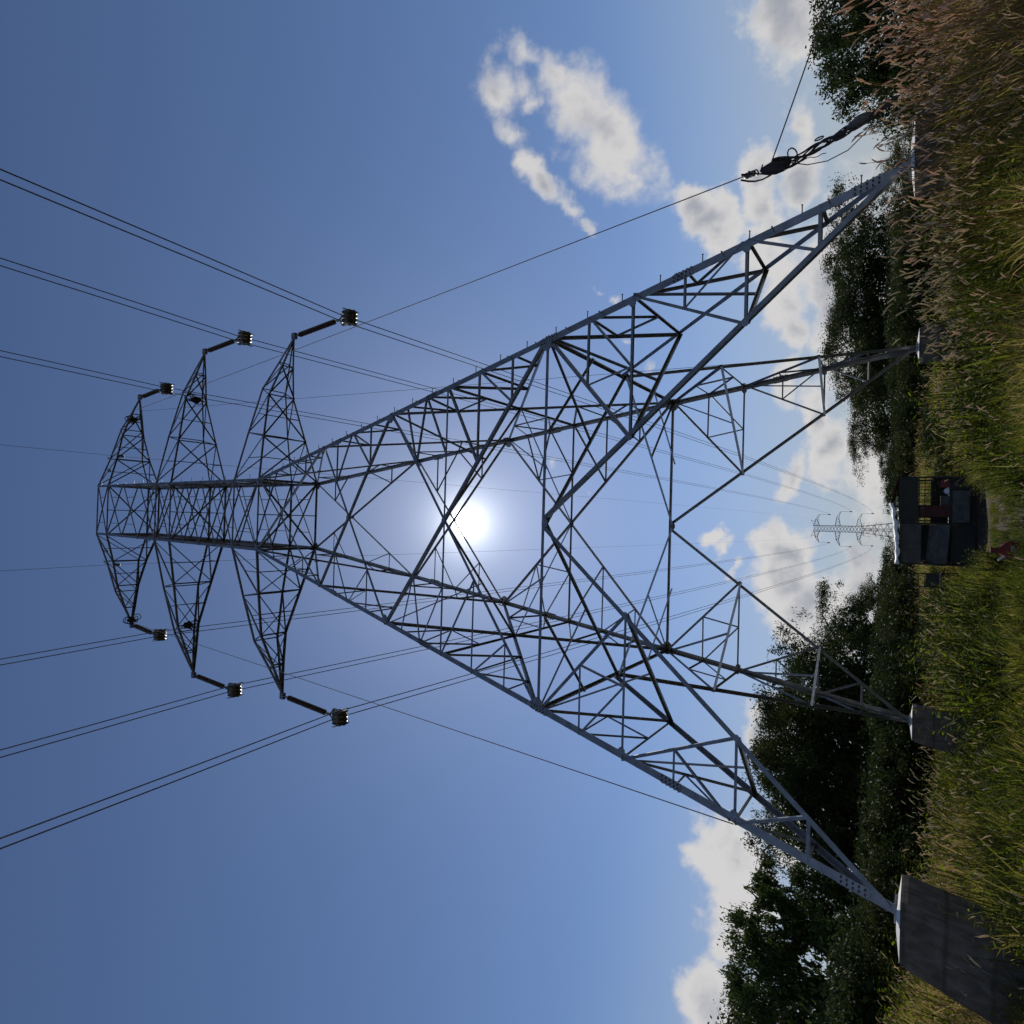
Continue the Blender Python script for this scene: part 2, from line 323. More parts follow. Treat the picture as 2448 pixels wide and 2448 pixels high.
for sx in (-1, 1):
    for sy in (-1, 1):
        mb = MB()
        segs = [(0, 1.253, .17), (1.253, HW, .15), (HW, HT, .13)]
        for h0, h1, w in segs:
            q = [Vector((sx*bw(h)*A, sy*bw(h)*A, h*A)) for h in (h0-.002 if h0 else -.015, h1)]
            # the corner of the angle stands outwards, one flange in each face
            d = (q[1]-q[0]).normalized(); fx = Vector((-sx, 0, 0)); fy = Vector((0, -sy, 0))
            fx = (fx-d*fx.dot(d)).normalized(); fy = (fy-d*fy.dot(d)).normalized(); t = .02
            pr = [(0, 0), (w, 0), (w, t), (t, t), (t, w), (0, w)]; vs = []
            for P in q:
                for (a, b) in pr: vs.append(P+fx*a+fy*b)
            fs = [(i, (i+1) % 6, 6+(i+1) % 6, 6+i) for i in range(6)]+[(3, 2, 1, 0), (0, 5, 4, 3), (6, 7, 8, 9), (9, 10, 11, 6)]
            mb.add(vs, fs)
        # base plate and splice straps
        mb.box((sx*A-sx*.08, sy*A-sy*.08, .03), (.34, .34, .03))
        for h, L in ((.105, .55), (.66, .5), (1.253, .6), (2.0, .5), (2.86, .45)):
            P = Vector((sx*bw(h)*A, sy*bw(h)*A, h*A)); d = Vector((-sx*.1895, -sy*.1895, 1)).normalized()
            q = d.to_track_quat('Z', 'Y').to_matrix()
            rot = Matrix((Vector((1, 0, sx*.1895)).normalized(), Vector((0, 1, sy*.1895)).normalized(), d)).transposed()
            mb.box(P+rot @ Vector((-sx*.10, sy*.011, 0)), (.17, .016, L), rot); mb.box(P+rot @ Vector((sx*.011, -sy*.10, 0)), (.016, .17, L), rot)
        lg = mb.build('leg', STEEL, TOWER); legs.append((sx, sy, lg))
        bb = MB()
        for h in (.105, .66, 1.253, 2.0):
            P0 = Vector((sx*bw(h)*A, sy*bw(h)*A, h*A)); d = Vector((-sx*.1895, -sy*.1895, 1)).normalized()
            for i in range(5):
                for j in (0, 1):
                    P = P0+d*(-.2+.1*i)+Vector((-sx*(.055+.085*j), sy*.014, 0)); bb.tube([P, P+Vector((0, sy*.035, 0))], .018, 6)
                    P = P0+d*(-.2+.1*i)+Vector((sx*.014, -sy*(.055+.085*j), 0)); bb.tube([P, P+Vector((sx*.035, 0, 0))], .018, 6)
        tag(bb.build('splice_bolts', BOLT, lg), kind='stuff')
# climbing pins up one leg
pm = MB(); pm.tube([(0, 0, 0), (.2, 0, 0)], .012, 6); pm.tube([(.2, 0, 0), (.215, 0, 0)], .02, 6); pin = pm.mesh('step_bolt'); pin.materials.append(STEEL2)
lr = [l for l in legs if l[0] == 1 and l[1] == -1][0][2]
h = .12; i = 0
while h < 6.4:
    o = link('step_bolt', pin, None, lr); P = Vector((bw(h)*A, -bw(h)*A, h*A))
    if i % 2 == 0: o.location = P+Vector((-.005, .09, 0))
    else: o.location = P+Vector((-.09, .005, 0)); o.rotation_euler = (0, 0, -math.pi/2)
    h += .5/A*(1.02); i += 1

xd0 = lambda h: 1-h/1.253
def mirrored(name, k, p, q, w, off=0.0):
    for s in (1, -1): bar(name, fpt(k, s*p[0], p[1], off), fpt(k, s*q[0], q[1], off), w, fnorm[k])
lerp = lambda a, b, t: (a[0]+(b[0]-a[0])*t, a[1]+(b[1]-a[1])*t)
plate_jobs = []
for k in range(4):
    n = fnorm[k]
    mirrored('main_brace', k, (1-.012, 0.02), (0.02, 1.243), .14, .004)
    bar('horizontal_strut', fpt(k, -bw(1.253), 1.253), fpt(k, bw(1.253), 1.253), .12, n)
    L = lambda h: (bw(h), h)
    for hh in (.223, .437, .851): mirrored('brace', k, L(hh), (xd0(hh), hh), .08 if hh > .3 else .09)
    mirrored('brace', k, L(.437), (xd0(.223), .223), .085)
    mirrored('brace', k, L(.851), (xd0(.437), .437), .09)
    mirrored('brace', k, L(1.253), (xd0(.851), .851), .11)
    E1 = lerp(L(.851), (xd0(.437), .437), .49); mirrored('brace', k, L(.648), E1, .065); mirrored('brace', k, E1, L(.45), .065)
    E2 = lerp(L(1.253), (xd0(.851), .851), .51); F = lerp(L(.851), (xd0(.851), .851), .5)
    mirrored('brace', k, L(1.046), E2, .07); mirrored('brace', k, L(1.046), F, .07); mirrored('brace', k, E2, F, .065)
    # the three crossed panels above
    for (h0, h1, w) in ((1.253, 2.326, .125), (2.326, 3.02, .105), (3.02, HW, .095)):
        b0, b1 = bw(h0), bw(h1); hc = h0+(h1-h0)*b0/(b0+b1)
        bar('main_brace', fpt(k, b0, h0, .002), fpt(k, -b1, h1, .002), w, n)
        bar('main_brace', fpt(k, -b0, h0, -.002), fpt(k, b1, h1, -.002), w, n)
        lo = lambda h: (b0*(hc-h)/(hc-h0), h); hi = lambda h: (b1*(h-hc)/(h1-hc), h)
        H = h1-h0
        if h0 < 2:
            bar('horizontal_strut', fpt(k, -bw(hc), hc), fpt(k, bw(hc), hc), .085, n)
            mirrored('brace', k, L(1.448), lo(1.448), .07); mirrored('brace', k, L(1.654), lo(1.654), .075)
            mirrored('brace', k, L(1.654), lo(1.448), .075); mirrored('brace', k, L(hc), lo(1.654), .095)
            mirrored('brace', k, L(2.19), hi(2.1), .07); mirrored('brace', k, L(2.031), hi(2.1), .075); mirrored('brace', k, L(2.031), (.32, hc), .075)
            mirrored('brace', k, hi(2.1), (.32, hc), .06)
        elif h0 < 3:
            mirrored('brace', k, L(2.515), lo(2.515), .065); mirrored('brace', k, L(2.70), lo(2.515), .07)
            mirrored('brace', k, L(2.70), hi(2.86), .065); mirrored('brace', k, L(2.86), hi(2.86), .06)
        else:
            mirrored('brace', k, L(3.24), lo(3.24), .06); mirrored('brace', k, L(3.45), lo(3.24), .06)
            mirrored('brace', k, L(3.62), hi(3.74), .06); mirrored('brace', k, L(3.74), hi(3.74), .055)
        plate_jobs.append((k, 0, hc, .26, .26))
    for s in (1, -1):
        for hh, a, b in ((1.253, .5, .5), (2.326, .42, .42), (3.02, .36, .36), (HW, .38, .4), (.851, .26, .26), (.437, .24, .24)): plate_jobs.append((k, s*(bw(hh)-.03), hh, a, b))
        for hh in (.437, .851): plate_jobs.append((k, s*xd0(hh), hh, .2, .22))
    plate_jobs.append((k, 0, 1.24, .42, .3))
    # upper body: short crossed panels
    lv = [HW, 4.222]+[4.222+(5.128-4.222)*i/4 for i in range(1, 5)]+[5.366]+[5.366+(6.24-5.366)*i/3 for i in range(1, 4)]+[HT]
    for h0, h1 in zip(lv[:-1], lv[1:]):
        b0, b1 = bw(h0), bw(h1)
        bar('body_brace', fpt(k, b0, h0, .002), fpt(k, -b1, h1, .002), .075, n); bar('body_brace', fpt(k, -b0, h0, -.002), fpt(k, b1, h1, -.002), .075, n)
        for s in (1, -1):
            a = lerp((s*b0, h0), (-s*b1, h1), .25); b = lerp((s*b1, h1), (-s*b0, h0), .25)
            bar('body_tie', fpt(k, *a), fpt(k, *b), .045, n)
    for hh in (HW, 4.222, 5.128, 5.366, 6.24, HT): bar('horizontal_strut', fpt(k, -bw(hh), hh), fpt(k, bw(hh), hh), .1, n)
for (k, x, h, a, b) in plate_jobs:
    a *= .68; b *= .68
    mb = MB(); n = fnorm[k].normalized(); P = fpt(k, x, h, .0035)
    t = Vector((0, 0, 1))-n*n.z; t.normalize(); u = t.cross(n)
    rot = Matrix((u, t, n)).transposed(); c = .3
    pts = [(-a/2, -b/2+b*c), (-a/2+a*c, -b/2), (a/2-a*c, -b/2), (a/2, -b/2+b*c), (a/2, b/2-b*c), (a/2-a*c, b/2), (-a/2+a*c, b/2), (-a/2, b/2-b*c)]
    vs = [P+rot @ Vector((q[0], q[1], z)) for z in (-.008, .008) for q in pts]
    mb.add(vs, [tuple(range(8))[::-1], tuple(range(8, 16))]+[(i, (i+1) % 8, 8+(i+1) % 8, 8+i) for i in range(8)])
    mb.build('gusset_plate', STEEL, TOWER)
# level diaphragms and hip ties inside the body
Zu = Vector((0, 0, 1))
def plan(name, k0, p0, k1, p1, w, dz=0): bar(name, fpt(k0, *p0)-Zu*dz, fpt(k1, *p1)-Zu*dz, w, Vector((0, 0, 1)), m=STEEL3)
for k in range(4):
    k2 = (k+1) % 4
    plan('plan_brace', k, (0, 1.24), k2, (0, 1.24), .1)
    for hh, w in ((.437, .08), (.851, .085)): plan('plan_brace', k, (xd0(hh), hh), k2, (-xd0(hh), hh), w*1.35)
    plan('plan_brace', k, (.38, 1.253), k2, (-.38, 1.253), .075, .12)
    plan('plan_brace', k, (.0, 1.872), k2, (.0, 1.872), .075)
    # hip members from the corner ties back to the diaphragm
    a = (fpt(k, xd0(.851), .851)+fpt(k2, -xd0(.851), .851))/2; b = fpt(k, bw(1.253), 1.253)
    bar('hip_brace', a, b, .075, Vector((0, 0, 1))); 
    a = (fpt(k, xd0(.437), .437)+fpt(k2, -xd0(.437), .437))/2; b2 = fpt(k, bw(.851), .851)
    bar('hip_brace', a, b2, .07, Vector((0, 0, 1)))
    a = (fpt(k, 0, 1.872)+fpt(k2, 0, 1.872))/2; bar('hip_brace', a, fpt(k, bw(2.326), 2.326), .065, Vector((0, 0, 1)))
    c = (fpt(k, 0, 1.24)+fpt(k2, 0, 1.24))/2; bar('hip_brace', c, fpt(k, bw(1.253), 1.253), .075, Vector((0, 0, 1)))
for hh, w in ((HW, .09), (5.128, .085), (6.24, .08)):
    for s in (1, -1):
        b = bw(hh)*A; bar('plan_brace', (-b, -s*b, hh*A-.03*s), (b, s*b, hh*A-.03*s), w, Zu)
    bar('plan_brace', (0, -bw(hh)*A, hh*A+.05), (0, bw(hh)*A, hh*A+.05), .06, Zu)
# cross-arms
ARMS = {'bottom': ([(.2577, .2577, 3.917), (.574, .188, 3.983), (.90, .112, 4.045), (1.12, .052, 3.98)], [(.2546, .2546, 4.222), (.611, .176, 4.187), (.95, .105, 4.135), (1.149, .05, 4.02)], (1.343, 0, 3.912)),
        'middle': ([(.2454, .2454, 5.128), (.602, .170, 5.176), (.97, .096, 5.226), (1.18, .048, 5.165)], [(.243, .243, 5.366), (.643, .158, 5.357), (1.03, .09, 5.28), (1.205, .045, 5.2)], (1.381, 0, 5.112)),
        'top': ([(.234, .234, 6.24), (.48, .155, 6.28), (.714, .10, 6.302), (.92, .05, 6.25)], [(.232, .232, 6.44), (.485, .15, 6.417), (.772, .098, 6.335), (.922, .046, 6.268)], (1.085, 0, 6.2))}
for an, (lo, hi, tip) in ARMS.items():
    for sx in (1, -1):
        V = lambda p, sy: Vector((sx*p[0]*A, sy*p[1]*A, p[2]*A))
        mb = MB(); T = Vector((sx*tip[0]*A, 0, tip[2]*A))
        for sy in (-1, 1):
            for ch, w in ((lo, .10), (hi, .085)):
                pts = [V(p, sy) for p in ch]+[T]
                for a, b in zip(pts[:-1], pts[1:]): mb.angle(a, b, w, Vector((0, sy, .2)))
        mb.box(T, (.3, .16, .26)); mb.box(T-Zu*.2, (.05, .1, .22))
        arm = mb.build('crossarm', STEEL2, TOWER); arm['label'] = an+' arm on the '+('right' if sx > 0 else 'left')+' of the pylon'
        def ab(a, b, w, n=Zu): bar('arm_brace', a, b, w, n, arm)
        st = len(lo)
        for i in range(st):
            if i > 0:
                ab(V(lo[i], -1), V(lo[i], 1), .085); ab(V(hi[i], -1), V(hi[i], 1), .07)
                for sy in (-1, 1): ab(V(lo[i], sy), V(hi[i], sy), .07, Vector((0, sy, 0)))
            if i < st-1:
                ab(V(lo[i], -1), V(lo[i+1], 1), .075); ab(V(lo[i], 1)-Zu*.02, V(lo[i+1], -1)-Zu*.02, .075)
                ab(V(hi[i], -1), V(hi[i+1], 1), .06)
                for sy in (-1, 1):
                    ab(V(hi[i], sy), V(lo[i+1], sy), .075, Vector((0, sy, 0)))
                    if i < 2:
                        ml = (V(lo[i], sy)+V(lo[i+1], sy))/2; mh = (V(hi[i], sy)+V(lo[i+1], sy))/2
                        ab(ml, mh, .05, Vector((0, sy, 0)))
                if i < 2: ab((V(lo[i], -1)+V(lo[i+1], -1))/2, (V(lo[i], 1)+V(lo[i+1], 1))/2, .055)

# ------------------------------------------------------------------ insulators, stringing blocks, conductors
SIDE = {1: 'right', -1: 'left'}
HANG = {('bottom', 1): ((8.732, 25.449), (9.02, 22.3)), ('bottom', -1): ((-8.734, 25.40), (-8.95, 22.1)),
        ('middle', 1): ((8.975, 33.25), (9.21, 30.32)), ('middle', -1): ((-8.98, 33.25), (-9.14, 30.15)),
        ('top', 1): ((7.04, 40.3), (7.28, 37.95)), ('top', -1): ((-7.04, 40.3), (-7.24, 37.75))}
arm_word = {'bottom': 'lowest', 'middle': 'middle', 'top': 'top'}
def world(v): w = rz(v, PSI); return Vector((w.x, w.y, w.z+BT))
def make_block_mesh():
    fr, wh = MB(), MB()
    for x in (-.34, .34): fr.box((x, 0, -.28), (.03, .2, .9)); fr.box((x, 0, -.62), (.05, .62, .07))
    fr.box((0, 0, .16), (.74, .14, .06)); fr.box((0, 0, -.72), (.74, .12, .05))
    for s in (-1, 1): fr.tube([(s*.34, 0, .16), (0, 0, .5)], .035, 6)
    fr.box((0, 0, .5), (.12, .08, .14)); fr.tube([(-.42, 0, -.36), (.42, 0, -.36)], .05, 8)
    for s in (-1, 1): fr.box((s*.37, -.28, -.44), (.03, .5, .1)); fr.box((s*.37, .28, -.44), (.03, .5, .1))
    prof = lambda: [(0, .40), (.035, .42), (.075, .34), (.115, .34), (.155, .42), (.19, .40)]
    for x in (-.31, -.095, .12): wh.lathe((x, 0, -.36), (1, 0, 0), prof(), 20)
    return fr, wh
FAR = {('bottom', 1): (6.67, 24.4), ('bottom', -1): (-10.59, 24.4), ('middle', 1): (7.64, 34.4), ('middle', -1): (-11.5, 34.4), ('top', 1): (6.08, 45.2), ('top', -1): (-10.04, 45.2)}
fr, wh = make_block_mesh(); frm = fr.mesh('block_frame'); frm.materials.append(BLK)
whl = MB(); whl.lathe((-.095, 0, 0), (1, 0, 0), [(0, .40), (.035, .42), (.075, .34), (.115, .34), (.155, .42), (.19, .40)], 20); whm = whl.mesh('sheave', True); whm.materials.append(SHEAVE)
rng = random.Random(4)
for (an, sx), (t, e) in HANG.items():
    T = world((t[0], 0, t[1]-.28)); B = world((e[0], 0, e[1]))
    o = empty('insulator_string', T); d = B-T; Ln = d.length; dn = d.normalized()
    mb = MB(); n = int(Ln/.11); prof = [(.12, .03)]
    for i in range(n-2):
        z = .16+i*(Ln-.34)/(n-2); prof += [(z, .055), (z+.02, .125), (z+.045, .13), (z+.06, .055)]
    prof += [(Ln-.14, .03)]
    mb.lathe((0, 0, 0), dn, prof, 10); mb.build('disc_stack', RUBBER, o, True)
    for a, b in ((0, .14), (Ln-.16, Ln+.05)):
        f2 = MB(); f2.tube([dn*a, dn*b], .035, 8); f2.box(dn*((a+b)/2), (.1, .07, .07)); f2.build('end_fitting', STEEL, o)
    lab = 'dark insulator string under the tip of the %s arm on the pylon\'s %s' % (arm_word[an], SIDE[sx])
    tag(o, lab, 'insulator', 'insulator strings of the near pylon')
    bz = B-Zu*.48
    b = empty('stringing_block', bz, rng.uniform(-.05, .05)); b.rotation_euler = (rng.uniform(-.06, .06), sx*.03, PSI+rng.uniform(-.08, .08))
    b.scale = (.84, .84, .84)
    link('frame', frm, None, b)
    for x in (-.215, 0, .215):
        w = link('sheave', whm, None, b); w.location = (x, 0, -.36)
    tag(b, 'stringing pulley block hanging below the %s arm on the pylon\'s %s, two wires through it' % (arm_word[an], SIDE[sx]), 'pulley', 'stringing blocks of the near pylon')
    FX, FZ = FAR[(an, sx)]
    slope = {'bottom': -.115, 'middle': -.14, 'top': -.19}[an]
    for s in (-1, 1):
        off = .14*s; mb = MB(); pts = []
        zw = bz.z+.06
        for i in range(26):
            y = -190+i*190/26; pts.append((bz.x+off, y, zw+(-y)*slope*(1+y/200)))
        pts.append((bz.x+off, -.2, zw)); pts.append((bz.x+off, .2, zw))
        for i in range(1, 61):
            u = i/60; pts.append((bz.x+off+(FX-bz.x)*u, 365*u, zw+(FZ-zw)*u-4*5.2*u*(1-u)))
        mb.tube(pts, .023, 5, cap=False)
        c = mb.build('conductor', ALU)
        side = 'outer' if s*sx > 0 else 'inner'
        tag(c, '%s wire of the twin conductors through the %s pulley block on the pylon\'s %s' % (side, arm_word[an], SIDE[sx]), 'wire', 'conductors of the line')
# earth wires and their small pulleys on the top arms
for sx in (1, -1):
    P = world((sx*3.45, 0, 42.55))
    mb = MB(); pts = [(P.x, y, P.z+y*.12*(1+y/200)) for y in np.linspace(-190, 0, 20)]
    for i in range(1, 51):
        u = i/50; pts.append((P.x+((-1.9+sx*5.4)-P.x)*u, 365*u, P.z+(53.5-P.z)*u-4*4.2*u*(1-u)))
    mb.tube(pts, .011, 4, cap=False)
    tag(mb.build('earth_wire', ALU), 'thin single earth wire crossing below the %s half of the pylon\'s top arm' % SIDE[sx], 'wire', 'earth wires of the line')
    o = empty('earth_wire_pulley', P); m2 = MB(); m2.lathe((-.06, 0, -.17), (1, 0, 0), [(0, .16), (.03, .17), (.06, .13), (.09, .17), (.12, .16)], 14); m2.build('sheave', SHEAVE, o, True)
    m3 = MB(); m3.box((-.1, 0, .02), (.02, .08, .5)); m3.box((.1, 0, .02), (.02, .08, .5)); m3.box((0, 0, .28), (.22, .1, .05)); m3.build('frame', BLK, o)
    tag(o, 'small pulley carrying the earth wire below the top arm on the pylon\'s %s' % SIDE[sx], 'pulley', 'earth wire pulleys')
    for j, (ax_, az_) in enumerate(((3.2, 41.78), (2.5, 41.86))):
        q = MB(); c = world((sx*ax_, -.95, az_)); q.box(c, (.16, .14, .34), Matrix.Rotation(.3, 3, 'Y'), taper=.8); q.box(c+Zu*.2, (.05, .05, .12))
        tag(q.build('marker_tin', mat('bright_tin%d%d' % (sx, j), (.75, .75, .74), .25, .9)), 'bright tin %s end of the near edge of the %s top arm' % ('at the outer' if j == 0 else 'at the inner', SIDE[sx]), 'tin', 'bright tins on the top arm')
# bundles left on the arms by the crew
def bundle(loc, seed, lab):
    r = random.Random(seed); o = empty('rope_bundle', world(loc)); mb = MB()
    for k in range(6):
        c = Vector((r.uniform(-.2, .2), r.uniform(-.4, .4), r.uniform(-.15, .15))); ra = r.uniform(.16, .34); tl = Matrix.Rotation(r.uniform(-.9, .9), 3, 'X') @ Matrix.Rotation(r.uniform(-.9, .9), 3, 'Y')
        pts = [c+tl @ Vector((ra*math.cos(q), ra*1.3*math.sin(q), .06*math.sin(3*q))) for q in np.linspace(0, 6.4, 15)]
        mb.tube(pts, .035, 5)
    mb.build('coil', DROPE, o)
    bg_ = MB(); vs = []
    for i, (z, ra) in enumerate(((.28, .06), (.2, .17), (.02, .24), (-.16, .22), (-.27, .1))):
        for j in range(9): q = 2*math.pi*j/9; vs.append((ra*math.cos(q)*r.uniform(.85, 1.15), ra*1.5*math.sin(q)*r.uniform(.85, 1.15), z))
    bg_.add(vs, [(i*9+j, i*9+(j+1) % 9, i*9+9+(j+1) % 9, i*9+9+j) for i in range(4) for j in range(9)]+[tuple(range(9)), tuple(range(36, 45))]); bg_.build('tool_bag', CANVAS, o)
    o.scale = (.72, .72, .72)
    tag(o, lab, 'rope coil', 'bundles left on the arms')
bundle((6.35, 0, 34.0), 1, 'dark coil of rope and tool bag on the middle arm at the pylon\'s right')
bundle((5.7, 0, 41.0), 2, 'dark coil of rope and tool bag on the top arm at the pylon\'s right')
bundle((-6.3, 0, 34.0), 3, 'dark coil of rope and tool bag on the middle arm at the pylon\'s left')
bundle((-6.75, 0, 40.35), 5, 'dark rope coil and tool bag near the tip of the pylon\'s left top arm')
# hand lines
def line(name, a, b, sag, rad, m, lab, cat='rope', n=30):
    a, b = Vector(a), Vector(b); mb = MB()
    mb.tube([a.lerp(b, t)-Zu*(4*sag*t*(1-t)) for t in np.linspace(0, 1, n)], rad, 5)
    return tag(mb.build(name, m), lab, cat, 'hand lines of the crew')
TK = Vector((7.283, -6.0, 4.776))
line('hand_line', world((6.3, 0, 40.55)), TK, .35, .0125, ROPE, 'taut rope from the right top arm down to the tangled tackle')
line('hand_line', world((6.2, .1, 40.5)), world((6.35, 6.3, .35)), .15, .009, ROPE, 'thin rope from the right top arm down to the far right leg')
line('hand_line', world((-6.9, 0, 40.2)), world((-bw(.437)*A, -bw(.437)*A-.05, .437*A)), .5, .0125, ROPE, 'taut rope from the left top arm down to the near left leg')
line('stay_rope', (7.31, -6.0, 4.25), (14.6, -6.3, 1.75), .05, .014, ROPE, 'rope from the tangled tackle sloping down into the tree')

# ------------------------------------------------------------------ tangled tackle by the near leg
def bag_mesh(mb, c, size, axis, seed, n=12):
    r = random.Random(seed); axd = Vector(axis).normalized(); s = axd.cross(Vector((0, 1, 0))).normalized(); d2 = axd.cross(s); b = len(mb.v)
    prof = [(-.5, .12), (-.44, .55), (-.25, .86), (0, 1.0), (.22, .92), (.4, .62), (.5, .16)]
    for (t, k) in prof:
        for j in range(n):
            q = 2*math.pi*j/n; kk = k*r.uniform(.86, 1.1); mb.v.append(tuple(Vector(c)+axd*t*size[0]+s*math.cos(q)*kk*size[1]+d2*math.sin(q)*kk*size[2]))
    for i in range(len(prof)-1):
        for j in range(n): mb.f.append((b+i*n+j, b+i*n+(j+1) % n, b+(i+1)*n+(j+1) % n, b+(i+1)*n+j)); mb.m.append(0)
TKO = empty('rope_tackle', (8.3, -6.0, float(terrain(8.3, -6.0))))
def rel(p): return Vector(p)-TKO.location
PATH = [TK, Vector((7.31, -6, 4.16)), Vector((7.42, -6, 3.55)), Vector((7.55, -6, 3.1)), Vector((7.72, -6, 2.65)), Vector((7.92, -6, 2.2)), Vector((8.15, -6, 1.4)), Vector((8.3, -6, .55))]
def along(t):
    k = t*(len(PATH)-1); i = min(int(k), len(PATH)-2); return PATH[i].lerp(PATH[i+1], k-i)
r = random.Random(12)
for k in range(6):
    mb = MB(); ph = r.uniform(0, 6); pts = []
    t0 = .0 if k < 3 else .14
    for t in np.linspace(t0, 1, 34):
        a = .04+.13*abs(math.sin(t*9+ph)); pts.append(rel(along(t))+Vector((a*math.sin(t*15+ph), a*math.cos(t*13+ph), 0)))
    mb.tube(pts, .016 if k < 4 else .024, 5); mb.build('rope_strand', DROPE, TKO)
mb = MB(); bag_mesh(mb, rel((7.32, -6.0, 4.12)), (.58, .14, .09), (.1, 0, -1), 3); mb.build('canvas_pouch', CANVAS, TKO, True)
mb = MB(); bag_mesh(mb, rel((7.74, -6.0, 2.66)), (.46, .11, .08), (.35, 0, -1), 5); mb.build('canvas_pouch', mat('grey_canvas', (.10, .095, .10), .9, col2=(.15, .14, .14), scale=12, bump=.5), TKO, True)
mb = MB(); bag_mesh(mb, rel((7.58, -6.0, 3.0)), (.26, .075, .06), (.3, 0, -1), 6); mb.build('canvas_pouch', CANVAS, TKO, True)
for k, (c, rad) in enumerate((((7.46, -6, 3.82), .16), ((7.3, -6, 4.5), .07), ((7.29, -6, 4.62), .06), ((7.36, -6, 4.4), .09), ((7.63, -6, 3.35), .13))):
    mb = MB(); tl = Matrix.Rotation(.5+k, 3, 'Y') @ Matrix.Rotation(1.2, 3, 'X')
    mb.tube([rel(c)+tl @ Vector((rad*.6*math.cos(q), 0, rad*math.sin(q))) for q in np.linspace(0, 6.3, 14)], .014, 5); mb.build('rope_loop', DROPE, TKO)
for k, (c, ang) in enumerate((((7.285, -6, 4.68), .2), ((7.3, -6, 4.56), .5))):
    mb = MB(); mb.lathe(rel(c)-Vector((0, .03, 0)), (0, 1, 0), [(0, .055), (.02, .06), (.04, .06), (.06, .055)], 12); mb.box(rel(c), (.03, .09, .2), Matrix.Rotation(ang, 3, 'Y')); mb.build('snatch_block', BLK, TKO)
mb = MB(); mb.tube([rel((7.33, -6, 3.9)), rel((7.18, -6, 3.55)), rel((7.15, -6, 3.2)), rel((7.25, -6, 2.85)), rel((7.5, -6, 2.55)), rel((7.75, -6, 2.4))], .010, 5); mb.build('slack_cord', DROPE, TKO)
mb = MB(); mb.tube([rel((7.3+.02*math.sin(i*1.7), -6, 3.85-.07*i)) for i in range(10)], .008, 5); mb.build('slack_cord', DROPE, TKO)
tag(TKO, 'tangled rope tackle with black pouches hanging beside the pinned near leg', 'rope tackle')

# ------------------------------------------------------------------ the line's next pylons, far away
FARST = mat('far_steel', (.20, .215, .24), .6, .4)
def far_tower(cx, Y, base, lab, zs, xs, waist_hw, base_hw, top, w, sway=0):
    o = empty('transmission_tower', (cx, Y, base)); arms = list(zip(zs, xs))
    zw = zs[0]-base
    def hw(z): return base_hw+(waist_hw-base_hw)*z/zw if z < zw else waist_hw*(1-.1*(z-zw)/(top-base-zw))
    for sx in (-1, 1):
        for sy in (-1, 1):
            mb = MB()
            for a, b in ((0, zw), (zw, top-base)): mb.angle((sx*hw(a), sy*hw(a), a), (sx*hw(b), sy*hw(b), b), w*1.5, Vector((0, sy, 0)))
            mb.build('leg', FARST, o)
    br = MB(); lv = list(np.linspace(0, 1, 9)**.8*zw)+list(np.linspace(zw, top-base, 16)[1:])
    for a, b in zip(lv[:-1], lv[1:]):
        for k in range(4):
            q = lambda s, z: [Vector((s*hw(z), -hw(z), z)), Vector((hw(z), s*hw(z), z)), Vector((-s*hw(z), hw(z), z)), Vector((-hw(z), -s*hw(z), z))][k]
            br.angle(q(1, a), q(-1, b), w*.7, Vector((0, 1, 0))); br.angle(q(-1, a), q(1, b), w*.7, Vector((0, 1, 0)))
    tag(br.build('bracing', FARST, o), kind='stuff')
    for (z, x) in arms:
        z -= base
        for sx in (-1, 1):
            mb = MB(); T = Vector((sx*x, 0, z)); up_ = 2.6*top/54
            for sy in (-1, 1):
                pts = [Vector((sx*hw(z), sy*hw(z), z+.0)), Vector((sx*x*.62, sy*.7, z+.9)), T]; pu = [Vector((sx*hw(z), sy*hw(z), z+up_)), Vector((sx*x*.66, sy*.6, z+up_*.75)), T]
                for P_ in (pts, pu):
                    for a, b in zip(P_[:-1], P_[1:]): mb.angle(a, b, w, Vector((0, sy, 0)))
                for i in range(3):
                    t = i/3; mb.angle(pts[0].lerp(pts[1], t), pu[0].lerp(pu[1], t+.3), w*.6, Vector((0, sy, 0)))
                mb.angle(pts[1], pu[1], w*.6, Vector((0, sy, 0)))
            if (z+base) == zs[-1]:
                mb.angle(Vector((sx*hw(z), 0, z+up_)), Vector((sx*(x*.58), 0, z+up_+1.6)), w, Vector((0, 1, 0))); mb.angle(Vector((sx*x*.5, 0, z+up_*.8)), Vector((sx*(x*.58), 0, z+up_+1.6)), w, Vector((0, 1, 0)))
            mb.tube([T, T-Zu*4.2], .06*w/.16, 5); mb.box(T-Zu*4.9, (.5, .9, 1.2)); mb.build('crossarm', FARST, o)
    tag(o, lab, 'pylon', 'pylons of the line'); return o
far_tower(-1.95, 365, 1.5, 'small far pylon of the same line standing above the tarpaulin roof', (29.3, 39.6, 50.1), (8.65, 9.55, 7.8), 1.72, 5.6, 53.2, .17)
far_tower(-4.4, 800, -14, 'faint farthest pylon, only its arms showing on both sides of the small far one', (34.0, 46.3, 58.4), (8.4, 8.0, 7.6), 1.3, 5.0, 61, .22)

